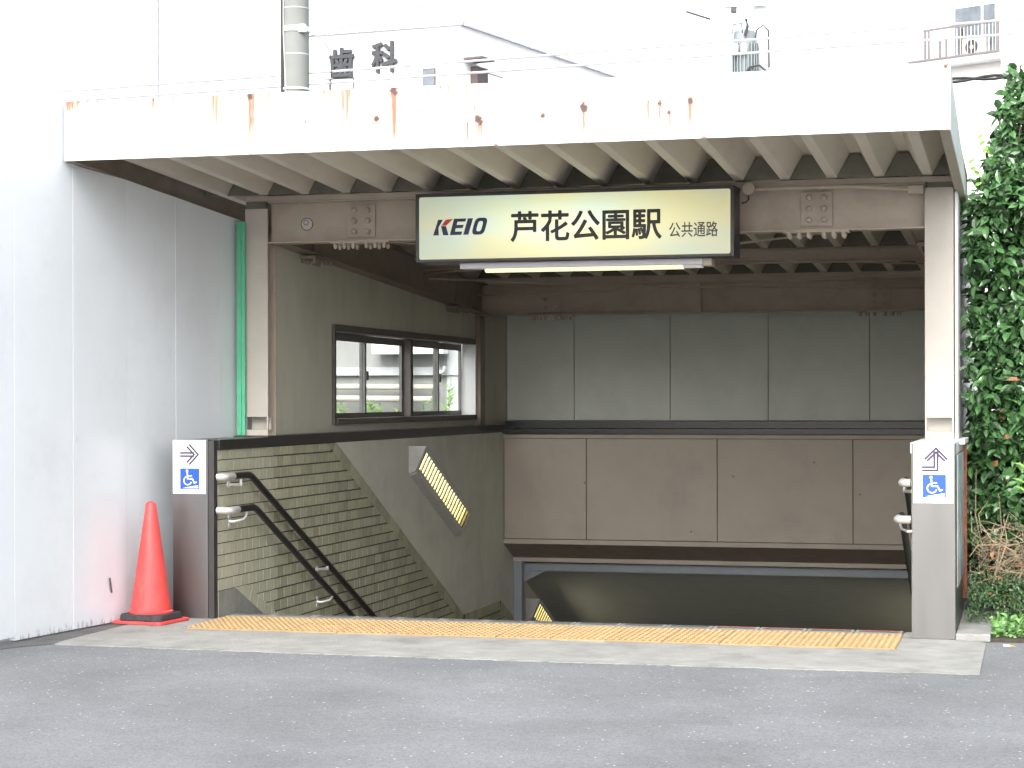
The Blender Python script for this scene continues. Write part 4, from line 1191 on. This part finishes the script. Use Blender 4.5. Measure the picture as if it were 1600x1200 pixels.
o = gc.build('ground_cover', 'leaf_ground', None); o['kind'] = 'stuff'; tag(o, 'pale green ground cover at the edge of the planting bed', 'ground cover')
struct(MB().box(-0.238, 6.0, -0.005, 5.0, 0.001, 0.018).build('planting_bed', 'soil'))
# cigarette butt on the asphalt
cb = thing('cigarette_butt', (-0.145, -0.19, 0.006), 'white and orange cigarette butt on the asphalt by the planting bed', 'cigarette butt')
MB().tube([(-0.170, -0.185, 0.006), (-0.135, -0.197, 0.006)], 0.0055, 8).build('paper', 'white_plain', cb)
MB().tube([(-0.1345, -0.1972, 0.006), (-0.118, -0.203, 0.006)], 0.0055, 8).build('filter', 'orange', cb)

# ================================================================== YARD SEEN THROUGH THE WINDOW
yw = thing('yard_wall', (-7, 10.1, 0), 'pale rendered yard wall seen through the window', 'wall')
box('render', 'yard_wall', (-10.5, -6.28, 10.0, 10.25, 0, 3.2), yw)
box('coping', 'yard_pale', (-10.5, -5.6, 9.93, 9.998, 1.582, 1.672), yw)
box('white_render', 'yard_pale', (-6.278, -5.5, 9.96, 10.25, 0, 3.2), yw)
def pipe(name, pts, r, label, mname='pipe_cream'):
    o = MB().tube(pts, r, 10).build(name, mname, smooth=True); tag(o, label, 'pipe'); return o
pipe('drain_pipe', [(-10.4, 9.85, 1.46), (-7.3, 9.85, 1.455), (-7.0, 9.85, 1.452), (-6.35, 9.85, 1.445)], 0.034, 'upper horizontal cream pipe on the yard wall')
pipe('drain_pipe', [(-7.585, 9.8, 0.0), (-7.585, 9.8, 1.25), (-7.56, 9.8, 1.31), (-7.50, 9.8, 1.327), (-6.4, 9.8, 1.315)], 0.036, 'lower cream pipe bending down the yard wall')
pipe('drain_pipe', [(-6.697, 9.75, 0.0), (-6.697, 9.75, 1.81)], 0.018, 'left of two slim upright pipes under the meter box')
pipe('drain_pipe', [(-6.645, 9.75, 0.0), (-6.645, 9.75, 1.81)], 0.018, 'right of two slim upright pipes under the meter box')
pipe('cable_loop', [(-6.36, 9.86, 1.80), (-6.35, 9.86, 1.65), (-6.32, 9.86, 1.60), (-6.285, 9.86, 1.62), (-6.27, 9.86, 1.68), (-6.27, 9.86, 1.81)], 0.020, 'grey looped conduit hanging from the meter box', 'cable_white')
mbx = thing('meter_box', (-6.67, 9.86, 1.81), 'white meter box on the yard wall', 'meter box')
MB().box(-7.08, -6.80, 9.74, 9.92, 1.812, 2.2).build('cabinet', 'white_plain', mbx, bevel=0.005)
MB().box(-6.795, -6.25, 9.72, 9.92, 1.812, 2.2).build('cabinet', 'white_plain', mbx, bevel=0.005)
def yard_plant(x, y, h, nst, label):
    t = thing('yard_plant', (x, y, 0), label, 'plant', 'plants outside the window')
    s = MB(); f = MB()
    for i in range(nst):
        a = Vector((x + rng.uniform(-0.03, 0.03), y, 0)); b = Vector((x + rng.uniform(-0.10, 0.10), y + rng.uniform(-0.06, 0.06), h * rng.uniform(0.85, 1)))
        s.tube([a, b], [0.006, 0.003], 5)
        for k in range(26):
            c = a.lerp(b, rng.uniform(0.72, 1)); an = rng.uniform(0, 6.28)
            leaf_mb(f, c, Vector((math.cos(an), math.sin(an), 0.6)), Vector((0, -0.5, 1)), rng.uniform(0.06, 0.11), 0.016)
    s.build('stem', 'leaf_bright', t); f.build('foliage', 'leaf_bright', t, kind='stuff')
yard_plant(-6.94, 9.4, 1.36, 5, 'bushy bright plant in the second window pane')
yard_plant(-6.62, 9.4, 1.32, 5, 'bushy bright plant in the third window pane')
yard_plant(-6.17, 9.5, 1.56, 3, 'taller slender plant in the last window pane')
yard_plant(-7.30, 9.4, 1.28, 3, 'small pale plant low in the first window pane')
yard_plant(-6.38, 9.6, 1.38, 2, 'thin plant in front of the white part of the yard wall')

# ================================================================== BACKGROUND
# utility pole behind the canopy
up = thing('utility_pole', (-9.39, 13.41, 0), 'grey concrete utility pole rising behind the canopy fascia', 'utility pole')
PX, PY = -9.375, 13.415
MB().lathe((PX, PY, 0), [(0.195, 0), (0.160, 12.5)], 28).build('shaft', 'pole', up, smooth=True)
for z, h, r in ((6.12, 0.07, 0.190), (5.36, 0.03, 0.192)):
    MB().lathe((PX, PY, z), [(r - 0.012, 0), (r, 0.002), (r, h - 0.002), (r - 0.012, h)], 28).build('band', 'galv', up, smooth=True)
for z in (6.42, 5.82):
    MB().lathe((PX, PY, z), [(0.170, 0), (0.1815, 0.002), (0.1815, 0.016), (0.170, 0.018)], 28).build('ring_mark', 'cable_white', up, smooth=True)
MB().box(PX + 0.10, PX + 0.19, PY - 0.16, PY - 0.10, 6.10, 6.20).build('clamp', 'galv', up)
MB().tube([(PX - 0.13, PY - 0.135, 0), (PX - 0.125, PY - 0.125, 12)], 0.028, 8).build('riser_cable', 'cable_black', up)
MB().tube([(PX - 0.08, PY - 0.17, 0), (PX - 0.075, PY - 0.165, 5.4), (PX - 0.11, PY - 0.155, 6.1), (PX - 0.10, PY - 0.15, 12)], 0.008, 6).build('riser_cable', 'cable_white', up)
# transformer pole
tpn = thing('transformer_pole', (-4.7, 24.9, 0), 'pale pole carrying a grey transformer with bushings behind the canopy', 'utility pole')
K = 1.2
def S(p): return (p[0] * K, (p[1] + 11) * K - 11, (p[2] - 1.315) * K + 1.315)
tX, tY, tZ0 = S((-4.02, 18.99, 6.277)); tZ1 = S((0, 0, 6.86))[2]
MB().lathe((tX, tY + 0.1, 0), [(0.17, 0), (0.13, 12)], 20).build('shaft', 'bld_white', tpn, smooth=True)
cX, cY, _ = S((-4.25, 18.9, 0))
MB().lathe((cX, cY, tZ0 - 0.1), [(0.16, 0), (0.205, 0.05), (0.205, 0.74), (0.19, 0.80), (0.05, 0.83)], 20).build('transformer_tank', 'trafo', tpn, smooth=True)
for k in range(12):
    a = math.pi + k * math.pi / 11
    MB().box(cX + 0.235 * math.cos(a) - 0.009, cX + 0.235 * math.cos(a) + 0.009, cY + 0.235 * math.sin(a) - 0.03, cY + 0.235 * math.sin(a) + 0.03, tZ0 - 0.1, tZ0 + 0.48).build('cooling_fin', 'trafo', tpn)
for dx in (-0.13, 0.03):
    MB().lathe((cX + dx, cY - 0.28, tZ0 + 0.26), [(0.04, 0), (0.055, 0.02), (0.055, 0.16), (0.04, 0.18)], 10).build('bushing', 'bld_white', tpn, smooth=True)
MB().tube([(cX - 0.19, cY - 0.2, tZ0 + 0.64), (cX - 0.18, cY - 0.2, tZ0 + 0.80), (cX - 0.03, cY - 0.2, tZ0 + 0.82), (cX - 0.01, cY - 0.2, tZ0 + 0.64)], 0.012, 6).build('lifting_lug', 'cable_grey', tpn)
MB().lathe((cX + 0.36, cY - 0.1, tZ0 - 0.05), [(0.08, 0), (0.09, 0.03), (0.09, 0.60), (0.07, 0.66)], 12).build('switch_body', 'galv', tpn, smooth=True)
MB().tube([(cX + 0.22, cY - 0.22, tZ0 + 0.5), (cX + 0.25, cY - 0.22, tZ0 + 0.68), (cX + 0.36, cY - 0.22, tZ0 + 0.76), (cX + 0.46, cY - 0.2, tZ0 + 0.66), (cX + 0.47, cY - 0.2, tZ0 + 0.0)], 0.017, 6).build('jumper_cable', 'cable_grey', tpn)
MB().tube([(cX + 0.06, cY - 0.25, tZ0 + 0.88), (cX + 0.09, cY - 0.25, tZ0 + 0.76), (cX + 0.04, cY - 0.25, tZ0 + 0.58)], 0.03, 6).build('cutout_switch', 'cable_grey', tpn)
MB().tube([(cX + 0.0, cY - 0.25, tZ0 - 0.14), (cX + 0.14, cY - 0.25, tZ0 + 0.02), (cX + 0.30, cY - 0.25, tZ0 + 0.04), (cX + 0.46, cY - 0.25, tZ0 - 0.1)], 0.022, 6).build('jumper_cable', 'cable_grey', tpn)
bxz = S((0, 0, 7.24))[2]
MB().box(cX - 0.35, cX + 0.42, cY - 0.05, cY + 0.04, bxz, bxz + 0.09).build('cross_arm', 'galv', tpn)
MB().box(cX - 0.24, cX - 0.15, cY - 0.07, cY + 0.04, bxz - 0.10, bxz).build('arm_bracket', 'cable_grey', tpn)
MB().tube([S((-5.107, 18.68, 7.17)), S((-4.751, 18.774, 7.053))], 0.018, 6).build('strain_insulator', 'cable_grey', tpn)
# wires across
def wire(p, q, sag, r, m, label):
    pts = [(lerp(p[0], q[0], t), lerp(p[1], q[1], t), lerp(p[2], q[2], t) - sag * 4 * t * (1 - t)) for t in [k / 16 for k in range(17)]]
    o = MB().tube(pts, r, 6).build('overhead_wire', m, smooth=True); tag(o, label, 'overhead wire', 'wires above the canopy'); return o
wire((-14.3, 11.6, 5.12), (4.5, 18.6, 6.94), 0.02, 0.018, 'cable_white', 'upper of two thick pale wires rising to the right above the canopy')
wire((-14.3, 11.6, 5.00), (4.5, 18.6, 6.72), 0.02, 0.018, 'cable_white', 'lower of two thick pale wires rising to the right above the canopy')
wire((-9.25, 13.4, 6.05), (-6.0, 45.0, 15.9), 0.2, 0.007, 'cable_mid', 'thin dark wire running from the concrete pole along the dental building roofline')
dpc = MB().tube([(-9.0, 13.5, 6.0), (-8.93, 13.5, 5.86), (-8.91, 13.5, 5.6), (-8.93, 13.5, 5.0)], 0.007, 6).build('drop_cable', 'cable_black', smooth=True)
tag(dpc, 'thin black drop cable hanging beside the concrete pole', 'cable')
tn = MB().tube([(-25.8, 44.6, 0), (-25.8, 44.6, 17)], 0.04, 8).build('thin_mast', 'cable_mid', smooth=True)
tag(tn, 'slim distant mast above the left end of the fascia', 'mast')
bcb = MB()
for k in range(2):
    bcb.tube([(-1.3 + 0.1 * i, 9.47 + 0.03 * i, 4.50 + 0.0085 * i + 0.018 * math.sin(i * 0.9 + k * math.pi)) for i in range(24)], 0.016, 6)
o = bcb.build('cable_bundle', 'cable_black', smooth=True); tag(o, 'twisted black cable bundle between the canopy corner and the bush', 'cable')

# dental building
C0 = Vector((-21.0, 61.03, 0)); CL = Vector((-28.3, 61.83, 0)); CR = Vector((-15.8, 83.9, 0)); ZTOP = 15.46
db = thing('dental_building', (C0.x, C0.y, 0), 'white tiled building with dark dental sign characters behind the canopy', 'building')
back = CL + (CR - C0)
ring = [C0, CR, back, CL]
MB().prism([(p.x, p.y, 0) for p in ring], [(p.x, p.y, ZTOP) for p in ring]).build('walls', 'bld_white', db)
eL = (CL - C0).normalized(); eR = (CR - C0).normalized()
nL = Vector((eL.y, -eL.x, 0)); nL = nL if nL.y < 0 else -nL
nR = Vector((eR.y, -eR.x, 0)); nR = nR if nR.x > 0 else -nR
def on(face, s0, s1, z0, z1, d0, d1):
    e, n_ = (eL, nL) if face == 'L' else (eR, nR)
    a, b = C0 + e * s0, C0 + e * s1
    P = [(a + n_ * d0), (b + n_ * d0), (b + n_ * d1), (a + n_ * d1)]
    return [(p.x, p.y, z0) for p in P] + [(p.x, p.y, z1) for p in P]
MB().hexa(on('L', -0.1, 7.4, ZTOP, ZTOP + 0.16, -0.3, 0.12)).build('roof_edge', 'bld_edge', db)
MB().hexa(on('R', 0.2, 23.4, ZTOP, ZTOP + 0.07, -0.3, 0.12)).build('roof_edge', 'bld_edge', db)
def far_window(face, s0, s1, z0, z1, parent, gm='glass_far', nm=2):
    f = MB().hexa(on(face, s0, s1, z0, z1, 0.005, 0.05)).build('window', 'shade_brown', parent)
    w = (s1 - s0) / nm
    for k in range(nm):
        MB().hexa(on(face, s0 + k * w + 0.04, s0 + (k + 1) * w - 0.04, z0 + 0.05, z1 - 0.05, 0.03, 0.07)).build('pane', gm, f)
for zz in (13.9, 10.6, 7.3, 4.0):
    far_window('L', 1.03, 1.57, zz - 1.3, zz, db, nm=1)
    far_window('L', 4.45, 6.5, zz - 1.1 - 0.15, zz - 0.15, db, gm='bld_pale')
    far_window('R', 1.62, 3.3, zz - 0.6, zz + 0.05, db, gm='bld_pale')
    MB().hexa(on('R', 0.75, 1.6, zz - 0.75, zz + 0.10, 0.005, 0.3)).build('shutter_box', 'shade_brown', db)
MB().hexa(on('R', 0.2, 1.2, 14.18, 14.26, 0.0, 0.8)).build('awning', 'shade_brown', db)
MB().hexa(on('L', 0.02, 0.32, 0.0, ZTOP - 1.0, 0.003, 0.16)).build('corner_pipe', 'bld_pale', db)
for k in range(1, 10):          # horizontal tile joints
    MB().hexa(on('L', 0.35, 7.2, ZTOP - k * 0.95, ZTOP - k * 0.95 + 0.015, 0.001, 0.004)).build('joint_line', 'bld_pale', db)
def far_text(ch, s0, s1, z0, z1):
    o = text_mesh(ch, 0, 1, 0, 1, 0, 1, 0.028, 'sign_character', 'letters_far', None)
    for v in o.data.vertices:
        u, w, h = v.co.x, -v.co.y, v.co.z
        p = C0 + eL * lerp(s0, s1, u) + nL * (0.04 + 0.10 * w)
        v.co = (p.x, p.y, lerp(z0, z1, h))
    put(o, db)
far_text('歯', 5.47, 4.42, 13.72, 14.92)
far_text('科', 3.68, 2.60, 13.83, 15.04)

# apartment block at the right
A0 = Vector((-3.67, 50.09, 0)); ae = Vector((2.62, -1.38, 0)).normalized(); an = Vector((ae.y, -ae.x, 0)); an = an if an.y < 0 else -an
ab = thing('apartment_block', (0, 48.5, 0), 'white apartment block with brown balcony rails at the upper right', 'building')
def ao(s0, s1, z0, z1, d0, d1):
    a, b = A0 + ae * s0, A0 + ae * s1
    P = [(a + an * d0), (b + an * d0), (b + an * d1), (a + an * d1)]
    return [(p.x, p.y, z0) for p in P] + [(p.x, p.y, z1) for p in P]
MB().hexa(ao(0.0, 14.0, 0, 19, -8.0, -0.5)).build('walls', 'bld_pale', ab)
MB().hexa(ao(3.05, 14.0, 0, 18.9, -0.495, 0.0)).build('bay', 'bld_pale', ab)
for zf in (11.44,):
    MB().hexa(ao(0.0, 3.04, zf - 0.18, zf, -0.49, 0.05)).build('balcony_slab', 'bld_pale', ab)
    MB().hexa(ao(-0.02, 3.04, zf - 0.01, zf + 0.05, 0.05, 0.09)).build('slab_edge', 'rail_brown', ab)
    MB().hexa(ao(0.48, 3.02, zf + 0.88, zf + 0.95, 0.0, 0.05)).build('top_rail', 'rail_brown', ab)
    for s in (0.50, 0.62, 1.0, 1.22):
        MB().hexa(ao(s, s + 0.07, zf + 0.05, zf + (0.88 if s < 0.9 else 0.55), 0.0, 0.04)).build('rail_post', 'rail_brown', ab)
    MB().hexa(ao(2.90, 3.0, zf + 0.05, zf + 0.88, 0.0, 0.04)).build('rail_post', 'rail_brown', ab)
    for k in range(13):
        s = 1.36 + k * 0.118
        MB().hexa(ao(s, s + 0.014, zf + 0.05, zf + 0.88, 0.0, 0.014)).build('baluster', 'bld_pale', ab)
    w = MB().hexa(ao(1.22, 2.68, zf + 0.05, zf + 1.62, -0.495, -0.43)).build('window', 'bld_white', ab)
    MB().hexa(ao(1.30, 2.16, zf + 0.1, zf + 1.53, -0.435, -0.41)).build('pane', 'glass_far', w)
    MB().hexa(ao(2.24, 2.62, zf + 0.1, zf + 1.53, -0.435, -0.41)).build('pane', 'glass_far', w)
    MB().hexa(ao(1.50, 1.60, zf + 0.05, zf + 0.9, -0.4, -0.3)).build('partition_post', 'shade_brown', ab)
zf = 11.44
ac = thing('air_conditioner', tuple((A0 + ae * 2.08 + an * -0.2).xy) + (zf + 0.03,), 'white air conditioner unit on the upper right balcony', 'air conditioner')
MB().hexa(ao(1.70, 2.46, zf + 0.03, zf + 0.53, -0.38, -0.12)).build('casing', 'pipe_cream', ac)
cpt = A0 + ae * 2.02 + an * -0.12
def acring(r0, r1, d, name, m):
    q = MB(); n = 20; vs = []
    for r in (r0, r1):
        for k in range(n):
            p = cpt + ae * (r * math.cos(2 * math.pi * k / n)) + an * d
            vs.append((p.x, p.y, zf + 0.27 + r * math.sin(2 * math.pi * k / n)))
    q.add(vs, [(k, (k + 1) % n, n + (k + 1) % n, n + k) for k in range(n)]).build(name, m, ac)
acring(0.07, 0.21, 0.006, 'fan_grille', 'cable_grey')
for k in range(3):
    MB().hexa(ao(3.06, 13.9, 9.6 - k * 1.4, 9.62 - k * 1.4, 0.0005, 0.006)).build('joint_line', 'shade_brown', ab)
